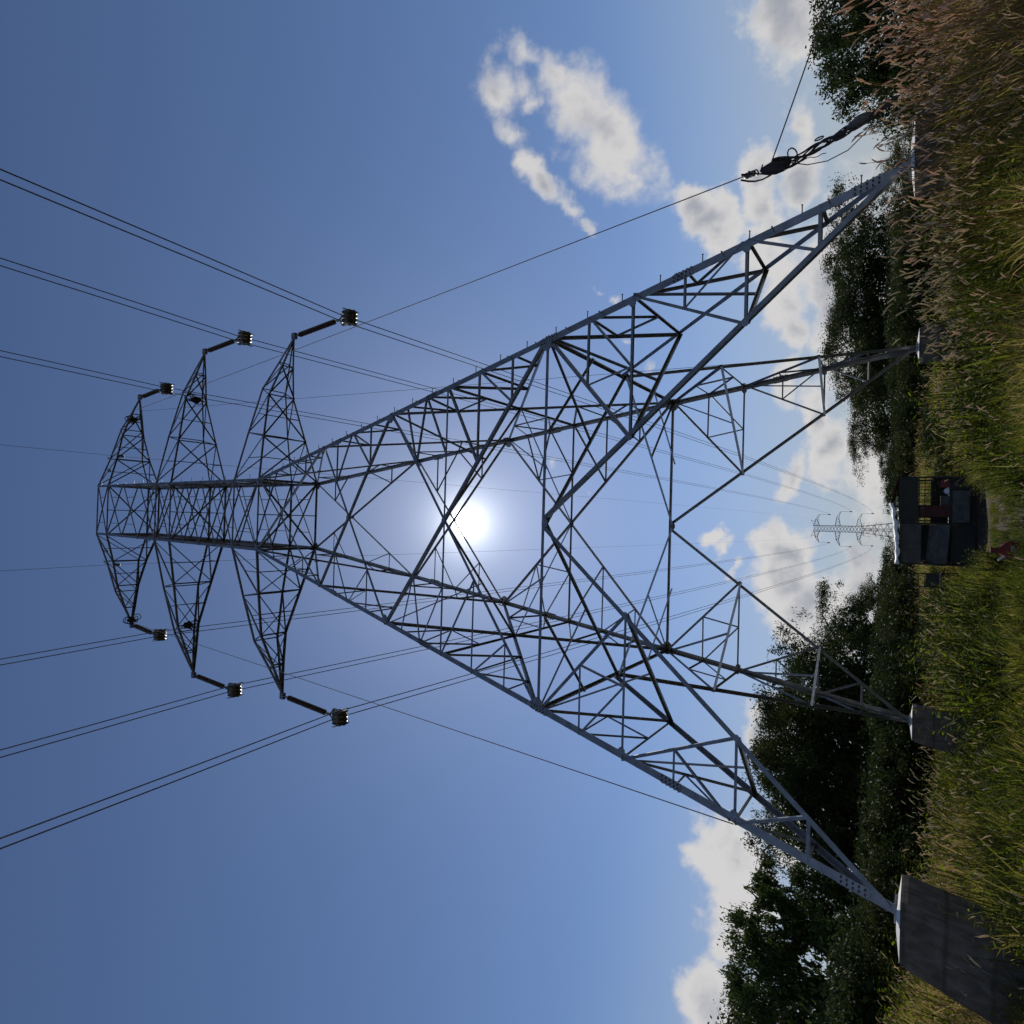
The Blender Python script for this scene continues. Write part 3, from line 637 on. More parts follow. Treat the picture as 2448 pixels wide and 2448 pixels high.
# ------------------------------------------------------------------ work shelter beyond the pylon
SX, SY = 0.4, 8.85; sg = float(terrain(SX, SY))
DARK = mat('dark_painted_steel', (.018, .022, .02), .6, .2, col2=(.03, .034, .03), scale=6)
GREYP = mat('grey_sheet', (.055, .058, .056), .75, .1, col2=(.095, .096, .09), scale=4, bump=.1)
PALEP = mat('worn_pale_board', (.12, .118, .115), .85, 0, col2=(.065, .06, .058), scale=7, bump=.2)
REDP = mat('dark_red_paint', (.085, .008, .009), .6, 0, col2=(.05, .007, .007), scale=5)
SH = empty('work_shelter', (SX, SY, sg))
def sb(name, x0, x1, y0, y1, z0, z1, m, parent=SH, rot=None):
    mb = MB(); mb.box(((x0+x1)/2-SX, (y0+y1)/2-SY, (z0+z1)/2-sg), (abs(x1-x0), abs(y1-y0), abs(z1-z0)), rot); return mb.build(name, m, parent)
for x in (1.99, .31, -1.16):
    for y in (8.0, 9.9): sb('post', x-.03, x+.03, y-.03, y+.03, 0, 2.34, DARK)
mb = MB(); ridge = [(2.04, 2.36), (1.14, 2.57), (.3, 2.40), (-1.2, 2.33)]
vs = [(x-SX, y-SY, z-sg+dz) for dz in (-.03, .0) for y in (7.92, 10.0) for (x, z) in ridge]
n4 = 4; fs = []
for l in (0, 1):
    for i in range(3): fs.append((l*8+i, l*8+i+1, l*8+4+i+1, l*8+4+i))
for i in range(3): fs.append((i, i+1, 8+i+1, 8+i)); fs.append((4+i, 4+i+1, 12+i+1, 12+i))
fs += [(0, 4, 12, 8), (3, 7, 15, 11)]
mb.add(vs, fs); mb.build('roof', REDP, SH)
sb('wall_panel', .345, 1.955, 7.985, 8.01, 1.73, 2.33, DARK)
sb('wall_panel', .345, 1.955, 9.885, 9.91, 1.80, 2.33, DARK); sb('wall_panel', .345, 1.955, 9.885, 9.91, .1, 1.30, DARK)
sb('wall_panel', -1.125, .275, 7.985, 8.01, 1.62, 2.30, GREYP); sb('wall_panel', -1.125, .275, 9.885, 9.91, .1, 2.30, DARK)
for y in (8.0, 9.9):
    for x in (1.88, 1.64, 1.40, 1.19, 1.12, .97, .55, .42): sb('window_bar', x-.013, x+.013, y-.013, y+.013, 1.31, 1.80 if y > 9 else 1.74, DARK)
    for z in (1.33, 1.53, 1.71): sb('window_bar', .345, 1.955, y+.014, y+.034, z-.014, z+.014, DARK)
sb('side_panel', 1.965, 1.985, 8.04, 9.86, .1, 1.3, DARK); sb('side_panel', -1.15, -1.13, 8.04, 9.86, .1, 1.55, DARK)
sb('bench', .35, 1.94, 8.1, 8.9, .74, .80, DARK)
sb('front_board', .36, 1.5, 7.93, 7.975, .2, .70, PALEP)
sb('skirt', .36, 1.94, 8.12, 8.15, .02, .74, DARK); sb('skirt', -1.12, .27, 8.12, 8.15, .02, .75, DARK)
mb = MB()
for (y0, z0, y1, z1, dz) in ((8.35, 1.38, 7.95, 1.07, 0), (7.95, 1.055, 7.86, .76, 0)):
    vs = []
    for (y, z) in ((y0, z0), (y1, z1)):
        for x, k in ((.27, 0), (-1.12, .09)): vs.append((x-SX, y-SY, z+k-sg))
    vs2 = [(a, b+.02, c-.02) for (a, b, c) in vs]
    b_ = MB(); b_.add(vs+vs2, [(0, 1, 3, 2), (6, 7, 5, 4), (0, 2, 6, 4), (1, 5, 7, 3), (0, 4, 5, 1), (2, 3, 7, 6)]); b_.build('sloping_board', PALEP if z0 > 1.2 else GREYP, SH)
tag(SH, 'dark steel work shelter with barred windows beyond the pylon', 'shelter')
# tarpaulin thrown over its roof
tp = MB(); nx, ny = 30, 14; r = random.Random(8); vs = []
for j in range(ny):
    for i in range(nx):
        u, v = i/(nx-1), j/(ny-1); x = 1.05-2.25*u; y = 7.80+2.0*v
        zr = np.interp(-x, [-2.04, -1.14, -.3, 1.2], [2.36, 2.57, 2.40, 2.33])
        z = zr+.035+.03*math.sin(x*9+v*4)*math.cos(x*5-v*6)+r.uniform(0, .03)
        if v < .06: z -= .05+.07*abs(math.sin(x*6.3))+r.uniform(0, .03)
        elif v < .14: z += .03
        vs.append((x, y+(.0 if v > .05 else -.02+.04*math.sin(x*8)), z))
tp.add(vs, [(j*nx+i, j*nx+i+1, (j+1)*nx+i+1, (j+1)*nx+i) for j in range(ny-1) for i in range(nx-1)])
to = tp.build('tarpaulin', mat('white_tarpaulin', (.62, .62, .60), .6, 0, col2=(.72, .72, .70), scale=5), None, True)
sm = to.modifiers.new('thickness', 'SOLIDIFY'); sm.thickness = .006
tag(to, 'crumpled white tarpaulin thrown over the shelter roof', 'tarpaulin')
# things kept inside it
q = empty('cabinet', (.76, 8.3, .8)); mb = MB(); mb.box((0, 0, .55), (.42, .4, 1.1)); mb.build('case', REDP, q)
for z in (.3, .8): mb = MB(); mb.box((0, -.211, z), (.36, .02, .44)); mb.build('door', REDP, q); 
mb = MB(); mb.box((.12, -.235, .8), (.02, .03, .1)); mb.build('handle', BLK, q); tag(q, 'dark red cabinet inside the shelter beside the barred window', 'cabinet')
q = empty('helmet', (1.5, 8.25, .80)); mb = MB(); mb.lathe((0, 0, .0), (0, 0, 1), [(0, .15), (.02, .155), (.06, .13), (.11, .10), (.15, .05), (.165, .01)], 16); mb.build('shell', mat('white_plastic', (.7, .7, .7), .4), q, True)
mb = MB(); mb.box((0, -.14, .015), (.16, .09, .015)); mb.build('peak', mat('white_plastic_peak', (.7, .7, .7), .4), q); tag(q, 'white helmet on the bench inside the shelter', 'helmet')
q = empty('tool_box', (1.78, 8.3, .80)); mb = MB(); mb.box((0, 0, .13), (.3, .25, .26), taper=.95); mb.build('case', mat('red_tool_box', (.16, .012, .012), .5), q); mb = MB(); mb.tube([(-.1, 0, .27), (-.08, 0, .33), (.08, 0, .33), (.1, 0, .27)], .012, 6); mb.build('handle', BLK, q); tag(q, 'red tool box at the end of the shelter bench', 'tool box')
q = empty('crate', (1.15, 8.3, .80)); mb = MB(); mb.box((0, 0, .02), (.34, .3, .03))
for s in (-1, 1): mb.box((s*.16, 0, .14), (.02, .3, .2)); mb.box((0, s*.14, .14), (.3, .02, .2))
mb.build('box', GREYP, q); mb = MB(); mb.box((0, 0, .25), (.36, .32, .02)); mb.build('lid', GREYP, q); tag(q, 'grey lidded crate in the middle of the shelter bench', 'crate')
# steel frame chair standing by the shelter
CH = empty('steel_chair', (-1.72, 8.0, float(terrain(-1.72, 8.0))), .2)
for sx in (-1, 1):
    mb = MB(); mb.tube([(sx*.24, .2, 0), (sx*.24, .17, .9), (sx*.24, .26, 1.9)], .022, 6); mb.build('rear_leg', DARK, CH)
    mb = MB(); mb.tube([(sx*.24, -.26, 0), (sx*.24, -.22, .95)], .022, 6); mb.build('front_leg', DARK, CH)
    mb = MB(); mb.tube([(sx*.24, -.22, .95), (sx*.24, .18, .95)], .018, 6); mb.build('seat_rail', DARK, CH)
mb = MB(); mb.box((0, -.02, .98), (.52, .44, .04)); mb.build('seat', GREYP, CH)
mb = MB(); mb.box((0, .19, 1.22), (.46, .025, .4)); mb.build('back_panel', DARK, CH)
for z in (1.45, 1.66, 1.88): mb = MB(); mb.tube([(-.24, .22, z), (.24, .22, z)], .018, 6); mb.build('crossbar', DARK, CH)
tag(CH, 'tall steel frame chair standing in the grass beside the shelter', 'chair')
# red bag on the bare patch
RB = empty('red_bag', (-.2, -5.1, float(terrain(-.2, -5.1))), .1)
REDC = mat('red_canvas', (.22, .018, .012), .75, 0, col2=(.15, .014, .010), scale=9, bump=.4)
mb = MB(); prof = [(0, .13), (.02, .19), (.12, .235), (.25, .245), (.34, .20), (.40, .11), (.44, .065), (.50, .06), (.56, .075)]
mb.lathe((0, 0, 0), (0, 0, 1), prof, 18); o = mb.build('sack', REDC, RB, True); o.scale = (.85, .6, 1)
mb = MB(); mb.lathe((0, 0, .455), (0, 0, 1), [(0, .066), (.012, .07), (.024, .066)], 14); o2 = mb.build('tie', DROPE, RB, True); o2.scale = (.85, .7, 1)
mb = MB(); mb.box((.02, -.152, .24), (.12, .012, .05)); lb = mb.build('name_tag', mat('pale_tag', (.45, .5, .42), .7), RB)
for i in range(3): mb = MB(); mb.box((-.02+.035*i, -.161, .24), (.022, .004, .026)); mb.build('print', BOLT, lb)
mb = MB(); mb.box((-.16, -.05, .40), (.035, .05, .14), Matrix.Rotation(-.8, 3, 'Y')); mb.build('shoulder_piece', mat('plain_white', (.7, .68, .64), .8), RB)  # small white block tilted on one shoulder of the bag
RB.scale = (.88, .88, .95)
tag(RB, 'red bag with a tied neck and a pale tag on the bare patch', 'bag')

# ------------------------------------------------------------------ trees
BARK = mat('bark', (.05, .038, .028), .95, 0, .2, col2=(.10, .08, .06), scale=9, bump=.6)
LEAF = [leafmat('leaf_dark', [(0, (.018, .028, .010)), (.6, (.032, .046, .014)), (1, (.045, .058, .017))], .7, .2, .10),
        leafmat('leaf_olive', [(0, (.024, .030, .010)), (.6, (.045, .052, .016)), (1, (.062, .070, .021))], .7, .22, .10),
        leafmat('leaf_broad', [(0, (.020, .034, .010)), (.55, (.038, .060, .016)), (1, (.07, .095, .024))], .65, .25, .14)]
def leaves(centres, radii, per, size, rs, flat=.55, aspect=.42):
    """leaf-shaped four-sided faces spread through every clump"""
    n = len(centres)*per; c = np.repeat(np.array(centres), per, 0); rr = np.repeat(np.array(radii), per)
    d = rs.normal(size=(n, 3)); d /= np.linalg.norm(d, axis=1)[:, None]; p = c+np.clip(rs.normal(size=(n, 3)), -1.7, 1.7)*(rr*.5)[:, None]*np.array([1, 1, .8])*np.repeat(rs.uniform(.6, 1.5, (len(centres), 3)), per, 0)
    a = rs.normal(size=(n, 3)); a[:, 2] -= .3; a /= np.linalg.norm(a, axis=1)[:, None]
    b = rs.normal(size=(n, 3)); b[:, 2] *= flat; b = np.cross(a, b); b /= np.linalg.norm(b, axis=1)[:, None]
    s = size*rs.uniform(.6, 1.35, n); w = s*aspect
    v = np.empty((n, 4, 3)); v[:, 0] = p-a*s[:, None]*.5; v[:, 1] = p+b*w[:, None]*.5+a*(s*.05)[:, None]; v[:, 2] = p+a*s[:, None]*.5; v[:, 3] = p-b*w[:, None]*.5+a*(s*.05)[:, None]
    return v.reshape(-1, 3)
def quads_mesh(name, v):
    n = len(v)//4; me = bpy.data.meshes.new(name); me.vertices.add(n*4); me.vertices.foreach_set('co', v.astype(np.float32).ravel())
    me.loops.add(n*4); me.loops.foreach_set('vertex_index', np.arange(n*4, dtype=np.int32)); me.polygons.add(n)
    me.polygons.foreach_set('loop_start', np.arange(0, n*4, 4, dtype=np.int32)); me.polygons.foreach_set('loop_total', np.full(n, 4, dtype=np.int32)); me.update(calc_edges=True)
    return me
def make_tree(name, seed, H, Rr, low, leaf, per, nclump, lm, spiky=False, core=70):
    rs = np.random.RandomState(seed); r = random.Random(seed); tr = MB(); tips = []
    lean = Vector((r.uniform(-.06, .06), r.uniform(-.06, .06), 1)); top = lean*H*.8; rad0 = .05+.016*H
    tr.tube([Vector((0, 0, -.3)), lean*H*.2, lean*H*.45+Vector((r.uniform(-.1, .1), 0, 0)), top], [rad0*1.2, rad0, rad0*.65, rad0*.15], 8)
    nl = 9
    for i in range(nl):
        t = low+(0.86-low)*i/(nl-1); base = lean*H*t; an = i*2.4+r.uniform(-.5, .5)
        prof = math.sin(math.pi*min(1, max(.12, (1-t)*1.05+.08)))**.6
        L = Rr*(.55+.55*prof)*r.uniform(.8, 1.2); d = Vector((math.cos(an), math.sin(an), r.uniform(.15, .7)+(.9 if spiky else 0)*t))
        mid = base+d*L*.5+Vector((0, 0, L*.05)); end = base+d*L
        if end.z > H*.97: end.z = H*.97
        tr.tube([base, mid, end], [rad0*.42*(1-t*.4), rad0*.25, rad0*.06], 5)
        for k in range(4):
            q = base.lerp(end, r.uniform(.45, .95)); e2 = q+Vector((r.uniform(-1, 1), r.uniform(-1, 1), r.uniform(-.3, .9)))*L*.35
            tr.tube([q, e2], [rad0*.12, rad0*.03], 4); tips.append(e2)
        tips += [end, mid.lerp(end, .6)]
    cen, rad = [], []
    tips.append(top+Vector((0, 0, H*.12)))
    for i in range(nclump):
        b = tips[i % len(tips)]; g = .21*Rr
        c = np.array(b)+rs.normal(0, 1, 3)*np.array([g, g, g*.8]); c[2] = min(c[2], H-.15); c[2] = max(c[2], H*low*.55)
        cen.append(c); rad.append(rs.uniform(.20, .40)*Rr*.62*(.7 if spiky else 1))
    v = leaves(cen, rad, per, leaf, rs)
    if core:      # the inner leaves that close the crown to the light
        cc = [np.array([rs.normal(0, Rr*.24), rs.normal(0, Rr*.24), rs.uniform(max(.06, low*.8), .78)*H]) for _ in range(core)]
        v = np.concatenate([v, leaves(cc, [Rr*.34]*core, 34, leaf*2.0, rs, aspect=.6)])
    tm = tr.mesh(name+'_trunk', True); tm.materials.append(BARK); cm = quads_mesh(name+'_crown', v); cm.materials.append(lm)
    return tm, cm
PROTO = {'dense': make_tree('dense_tree', 1, 6.0, 2.6, .10, .125, 95, 270, LEAF[0]),
         'round': make_tree('round_tree', 2, 6.0, 2.7, .08, .13, 95, 270, LEAF[1]),
         'loose': make_tree('loose_tree', 3, 6.0, 2.6, .22, .13, 80, 190, LEAF[0], core=30),
         'bushy': make_tree('bushy_tree', 4, 6.0, 2.4, .05, .14, 95, 260, LEAF[1]),
         'broad': make_tree('broad_leaf_tree', 5, 6.0, 2.3, .06, .16, 80, 250, LEAF[2]),
         'spire': make_tree('spire_tree', 6, 6.0, 1.7, .10, .17, 70, 210, LEAF[2], True),
         'near': make_tree('airy_tree', 9, 6.0, 2.6, .24, .17, 90, 200, LEAF[0], core=40),
         'far': make_tree('far_tree', 7, 6.0, 3.0, .05, .17, 70, 220, LEAF[0])}
# x, y, ground, height, crown radius, kind, label
TREES = [(14.75, 3.7, 0, 4.35, 1.55, 'near', 'airy tree with sky showing through, right of the tangled tackle'),
 (18.3, 4.4, 0, 5.0, 2.0, 'near', 'tree at the edge of the picture with a branch reaching over the stay rope'),
 (17.8, 16.8, .17, 3.3, 1.2, 'loose', 'small thin tree seen between the members of the pinned near leg'),
 (17.2, 21.5, .33, 5.8, 2.2, 'loose', 'loose dark tree next inward from the pinned near leg'),
 (14.3, 20.4, .29, 5.8, 2.5, 'dense', 'dense dark tree between the pinned near leg and the far right leg'),
 (11.5, 19.2, .25, 5.8, 2.5, 'dense', 'dense dark tree just outside the far right leg'),
 (10.1, 21.7, .34, 5.7, 2.4, 'round', 'rounded tree standing right behind the far right footing'),
 (8.8, 26.1, .49, 5.2, 2.3, 'dense', 'dark tree just inside the far right leg'),
 (7.4, 32.4, .71, 5.3, 2.4, 'round', 'rounded tree with a small gap below, inside the far right leg'),
 (5.7, 40.6, 1.0, 3.5, 2.4, 'far', 'low tree in the row sloping down to the shelter from the right'),
 (3.7, 46.8, 1.22, 2.7, 2.4, 'far', 'lowest tree touching the right side of the shelter roof'),
 (-4.0, 40.7, 1.01, 3.3, 2.3, 'far', 'low tree touching the left side of the shelter roof'),
 (-5.5, 32.6, .72, 4.6, 2.4, 'round', 'second tree left of the shelter, lower than its left neighbour'),
 (-6.6, 24.4, .43, 6.5, 2.4, 'dense', 'tree rising just inside the far left leg'),
 (-7.9, 18.1, .21, 7.7, 2.5, 'dense', 'tall dark tree directly behind the far left leg'),
 (-9.6, 15.9, .14, 8.0, 2.5, 'bushy', 'tall bushy tree just outside the far left leg'),
 (-11.0, 14.2, .10, 7.9, 2.4, 'dense', 'tall dark tree midway between the far left and the near left leg'),
 (-12.3, 12.7, .09, 7.9, 2.3, 'bushy', 'tall bushy tree behind the upper bay of the near left leg'),
 (-13.5, 11.0, .17, 7.2, 2.2, 'dense', 'dark tree behind the foot of the near left leg'),
 (-14.1, 8.5, .37, 5.2, 1.6, 'broad', 'lower leafy tree just left of the near left leg'),
 (-14.6, 6.1, .64, 6.2, 1.15, 'spire', 'leafy tree with one upright spire of leaves, left of the near left leg'),
 (-16.9, 6.1, .85, 6.8, 1.6, 'broad', 'tall broad leaved tree at the picture edge above the bank'),
 (-19.9, 8.5, .62, 7.4, 2.2, 'bushy', 'tree partly cut off by the picture edge behind the bank')]
for i, (x, y, g, H, rad, kind, lab) in enumerate(TREES):
    K = 1.0 if i < 2 else 1.4
    tz = g+H; x = CAM_LOC.x+(x-CAM_LOC.x)*K; y = CAM_LOC.y+(y-CAM_LOC.y)*K; z = float(terrain(x, y)); H = (tz-CAM_LOC.z)*K+CAM_LOC.z-z; rad *= K*.95
    tm, cm = PROTO[kind]; o = empty({'dense': 'dense_tree', 'round': 'round_tree', 'loose': 'loose_tree', 'bushy': 'bushy_tree', 'broad': 'broad_leaf_tree', 'spire': 'spire_tree', 'far': 'low_tree', 'near': 'airy_tree'}[kind], (x, y, z), i*1.9)
    k = H/6.0; w = rad/{'spire': 1.7, 'broad': 2.3, 'bushy': 2.4, 'far': 3.0, 'round': 2.7}.get(kind, 2.6)
    o.scale = (w, w, k); link('trunk', tm, None, o); link('crown', cm, None, o)
    tag(o, lab, 'tree', 'trees behind the pylon')
# understorey that closes the view below the crowns
ub = []
ur = np.random.RandomState(21)
BUSH = [make_tree('shrub', 31+i, 2.4, 1.7, .03, .11, 80, 130, LEAF[i % 2]) for i in range(3)]
def shrub(x, y, s, lab, i):
    o = empty('shrub', (x, y, float(terrain(x, y))-.1), i*2.3); o.scale = (s*1.15, s*1.15, s); tm, cm = BUSH[i % 3]; link('stem', tm, None, o); link('foliage', cm, None, o)
    tag(o, lab, 'shrub', 'shrubs under the trees')
k = 0
for (x, y, sc_, lab) in ((2.9, 9.6, .55, 'small leafy shrub against the right side of the shelter'), (-2.7, 9.4, .6, 'small leafy shrub behind the steel chair'), (3.9, 11.5, .7, 'shrub between the shelter and the far right footing'), (-3.9, 10.8, .7, 'shrub between the steel chair and the far left footing')):
    shrub(x, y, sc_, lab, k); k += 1
ORD = ['first', 'second', 'third', 'fourth', 'fifth', 'sixth', 'seventh']
for (x0, y0, x1, y1, n, s, lab) in ((18.5, 9, 9.5, 19, 7, 1.0, '%s dark shrub from the picture edge, right of the far right leg'), (9.0, 24, 4.0, 42, 5, 1.0, '%s dark shrub from the far right leg towards the shelter'),
                                    (-4.2, 38, -7.2, 19, 5, 1.1, '%s dark shrub from the shelter towards the far left leg'), (-8.0, 15.5, -13.0, 9.2, 6, 1.25, '%s dark shrub from the far left leg towards the near left leg'), (-13.3, 7.5, -17.5, 3.6, 5, 1.2, '%s leafy shrub on the bank, counting outwards from the near left leg')):
    x0, x1 = [CAM_LOC.x+(v-CAM_LOC.x)*1.12 for v in (x0, x1)]; y0, y1 = [CAM_LOC.y+(v-CAM_LOC.y)*1.12 for v in (y0, y1)]; s *= 1.05
    for i in range(n):
        t = i/(n-1); shrub(x0+(x1-x0)*t+ur.uniform(-.5, .5), y0+(y1-y0)*t+ur.uniform(-.5, .5), s*ur.uniform(.8, 1.2), lab % ORD[i], k); k += 1

# ------------------------------------------------------------------ grass
GREEN = leafmat('grass_blade', [(0, (.026, .038, .007)), (.25, (.066, .084, .013)), (.5, (.130, .125, .028)), (.75, (.200, .155, .062)), (1, (.27, .19, .11))], .6, .5, .12, attr='tint', tcol=1.8)
PLUME = leafmat('grass_plume', [(0, (.58, .53, .37)), (.5, (.63, .52, .39)), (1, (.62, .46, .36))], .8, .6, .1, attr='tint', tcol=1.3)
WEED = leafmat('weed_leaf', [(0, (.045, .07, .010)), (.5, (.10, .135, .016)), (1, (.165, .18, .027))], .85, .55, .04, attr='tint')
def blades(rs, n, h, spread, w, bend, hmin=.55):
    a = rs.uniform(0, 2*np.pi, n); d = np.stack([np.cos(a), np.sin(a)], 1); ro = rs.uniform(0, 1, n)**.6*spread*.35
    hh = h*rs.uniform(hmin, 1, n); out = rs.uniform(.15, 1, n)*bend*hh; b2 = rs.uniform(0, 2*np.pi, n); wv_ = np.stack([np.cos(b2), np.sin(b2)], 1)
    vs = []; fs = []
    for i in range(n):
        b = len(vs)
        for (t, k, ww) in ((0, 0, 1), (.5, .28, .9), (.85, .72, .6), (1.0, 1.0, 0)):
            c = d[i]*(ro[i]+out[i]*k); z = hh[i]*(t-.22*bend*k*k); x = wv_[i]*w*.5*ww
            if ww: vs += [(c[0]-x[0], c[1]-x[1], z), (c[0]+x[0], c[1]+x[1], z)]
            else: vs.append((c[0], c[1], z))
        fs += [(b, b+1, b+3, b+2), (b+2, b+3, b+5, b+4), (b+4, b+5, b+6)]
    return vs, fs
def tuft(name, seed, n, h, spread, w, bend, plumes=0, ph=1.2, weeds=0):
    rs = np.random.RandomState(seed); mb = MB()
    if n: mb.add(*blades(rs, n, h, spread, w, bend), 0)
    for i in range(plumes):
        a = rs.uniform(0, 6.28); d = Vector((math.cos(a), math.sin(a), 0)); H = ph*rs.uniform(.72, 1.08); L = rs.uniform(.06, .12); lean = rs.uniform(.1, .34); b = d*rs.uniform(0, spread*.3)
        pts = [b+d*lean*H*(t**2)+Zu*H*t for t in (0, .35, .7, 1.0)]
        mb.tube(pts, [.004, .0035, .003, .0025], 3, 0, False)
        dr = (pts[3]-pts[2]).normalized(); c = pts[3]; droop = d*rs.uniform(.1, .8)-Zu*rs.uniform(.0, .35); pp = []
        for t in (0, .25, .55, .85, 1.0): pp.append(c+dr*L*t+droop*L*t*t*.7)
        mb.tube(pp, [.003, .0065, .007, .0045, .0012], 5, 1, False)
        for j in range(26):
            t = rs.uniform(.03, .95); q = c+dr*L*t+droop*L*t*t*.7; e = Vector(rs.normal(size=3)).normalized()*rs.uniform(.010, .020)+dr*.010; s = e.cross(dr)
            s = s.normalized()*.0016 if s.length > 1e-6 else Vector((.0016, 0, 0)); mb.add([q-s, q+s, q+e], [(0, 1, 2)], 1)
    for i in range(weeds):
        a = rs.uniform(0, 6.28); d = Vector((math.cos(a), math.sin(a), 0)); H = h*rs.uniform(.5, 1.05); b = d*rs.uniform(0, spread*.4); e = b+d*H*rs.uniform(0, .35)+Zu*H
        mb.tube([b, b.lerp(e, .5)+Zu*.03, e], [.006, .005, .002], 3, 0, False)
        for j in range(13):
            t = .15+.85*j/12; q = b.lerp(e, t); an = j*2.4+rs.uniform(-.4, .4); l = rs.uniform(.05, .10)*(1.15-.5*t); o_ = Vector((math.cos(an), math.sin(an), rs.uniform(-.1, .5))).normalized(); s = o_.cross(Zu).normalized()*l*.24
            mb.add([q, q+o_*l*.5+s, q+o_*l, q+o_*l*.5-s], [(0, 1, 2, 3)], 2)
    me = mb.mesh(name)
    for m in (GREEN, PLUME, WEED): me.materials.append(m)
    return me
def proto_collection(name, meshes):
    c = bpy.data.collections.new(name)
    for i, me in enumerate(meshes): o = bpy.data.objects.new('%s_%02d' % (name, i), me); c.objects.link(o)
    return c
KIND = {'fine': proto_collection('fine_tuft', [tuft('fine_tuft', 50+i, 58, .62, .65, .010, .55+.15*i, 2 if i == 3 else 0, .8) for i in range(5)]),
        'plume': proto_collection('plume_tuft', [tuft('plume_tuft', 60+i, 46, .85, .5, .011, .75, 6, 1.12) for i in range(5)]),
        'weed': proto_collection('weed_tuft', [tuft('weed_tuft', 70+i, 14, .55, .6, .012, .7, 0, 1, 12) for i in range(4)]),
        'coarse': proto_collection('coarse_tuft', [tuft('coarse_tuft', 80+i, 80, .55, 1.1, .016, .7, 1, .66) for i in range(4)])}
def scatter(name, coll, P, S, T, rs, label, cat):
    n = len(P); me = bpy.data.meshes.new(name); me.vertices.add(n); me.vertices.foreach_set('co', P.astype(np.float32).ravel())
    for an, dt, val in (('rz', 'FLOAT', rs.uniform(0, 6.28, n)), ('sc', 'FLOAT', S), ('tint', 'FLOAT', np.clip(T, 0, 1)), ('tx', 'FLOAT', rs.normal(0, .09, n)), ('ix', 'INT', rs.randint(0, 100, n))):
        a = me.attributes.new(an, dt, 'POINT'); a.data.foreach_set('value', np.asarray(val, np.int32 if dt == 'INT' else np.float32))
    o = link(name, me); g = bpy.data.node_groups.new(name+'_nodes', 'GeometryNodeTree')
    g.interface.new_socket('Geometry', in_out='INPUT', socket_type='NodeSocketGeometry'); g.interface.new_socket('Geometry', in_out='OUTPUT', socket_type='NodeSocketGeometry')
    nn = g.nodes; gi = nn.new('NodeGroupInput'); go = nn.new('NodeGroupOutput'); ip = nn.new('GeometryNodeInstanceOnPoints'); ci = nn.new('GeometryNodeCollectionInfo')
    ci.inputs['Collection'].default_value = coll; ci.inputs['Separate Children'].default_value = True; ci.inputs['Reset Children'].default_value = True
    def at(nm, dt): a = nn.new('GeometryNodeInputNamedAttribute'); a.data_type = dt; a.inputs['Name'].default_value = nm; return a.outputs[0]
    cx = nn.new('ShaderNodeCombineXYZ'); g.links.new(at('tx', 'FLOAT'), cx.inputs[0]); g.links.new(at('rz', 'FLOAT'), cx.inputs[2])
    g.links.new(gi.outputs[0], ip.inputs['Points']); g.links.new(ci.outputs[0], ip.inputs['Instance']); ip.inputs['Pick Instance'].default_value = True
    g.links.new(at('ix', 'INT'), ip.inputs['Instance Index']); g.links.new(cx.outputs[0], ip.inputs['Rotation']); g.links.new(at('sc', 'FLOAT'), ip.inputs['Scale'])
    g.links.new(ip.outputs[0], go.inputs[0]); md = o.modifiers.new('scatter', 'NODES'); md.node_group = g
    return tag(o, label, cat, kind='stuff')
gs = np.random.RandomState(77)
def vnoise(x, y, s, seed):
    r = np.random.RandomState(seed); z = np.zeros_like(x)
    for i in range(7):
        a = r.uniform(0, 6.28); f = s*r.uniform(.6, 1.9); z = z+np.sin((x*math.cos(a)+y*math.sin(a))*f+r.uniform(0, 6.28))
    return z/7
def points(n, d0, d1, power=1.0):
    az_ = gs.uniform(R(-56), R(56), n); d = np.sqrt(gs.uniform(d0**2, d1**2, n)) if power == 1 else d0*(d1/d0)**gs.uniform(0, 1, n)
    x = CAM_LOC.x+d*np.sin(az_+YAW); y = CAM_LOC.y+d*np.cos(az_+YAW); keep = np.ones(n, bool)
    for sx in (-1, 1):
        for sy in (-1, 1): keep &= ~((abs(x-sx*(A+.12)) < .72) & (abs(y-sy*(A+.12)) < .72))
    keep &= ~((x > -1.35) & (x < 2.15) & (y > 7.6) & (y < 10.2)); keep &= ~((x > -2.1) & (x < -1.4) & (y > 7.6) & (y < 8.4))
    bare = np.exp(-(((x+.1)/1.6)**2+((y+4.9)/1.3)**2)); bare = np.maximum(bare, np.clip(1.25*np.exp(-(((x-.35)/2.2)**4+((y-4.9)/3.8)**4)), 0, .96)); keep &= gs.uniform(0, 1, n) > bare*1.03
    return x[keep], y[keep], d[keep]
def dry(x, y):      # the dry brown stands: mainly right of the pinned leg, some at the far left
    return np.clip(.46+.50*vnoise(x, y, .35, 5)+.38*vnoise(x, y, 1.3, 6)+.42*np.exp(-(((x-9.5)/4.5)**2+((y+8)/7)**2))+.22*np.exp(-(((x+13)/5)**2+((y+6)/6)**2))-.18*np.exp(-(((x+3.5)/4.5)**2+((y-1)/9)**2)), 0, 1)
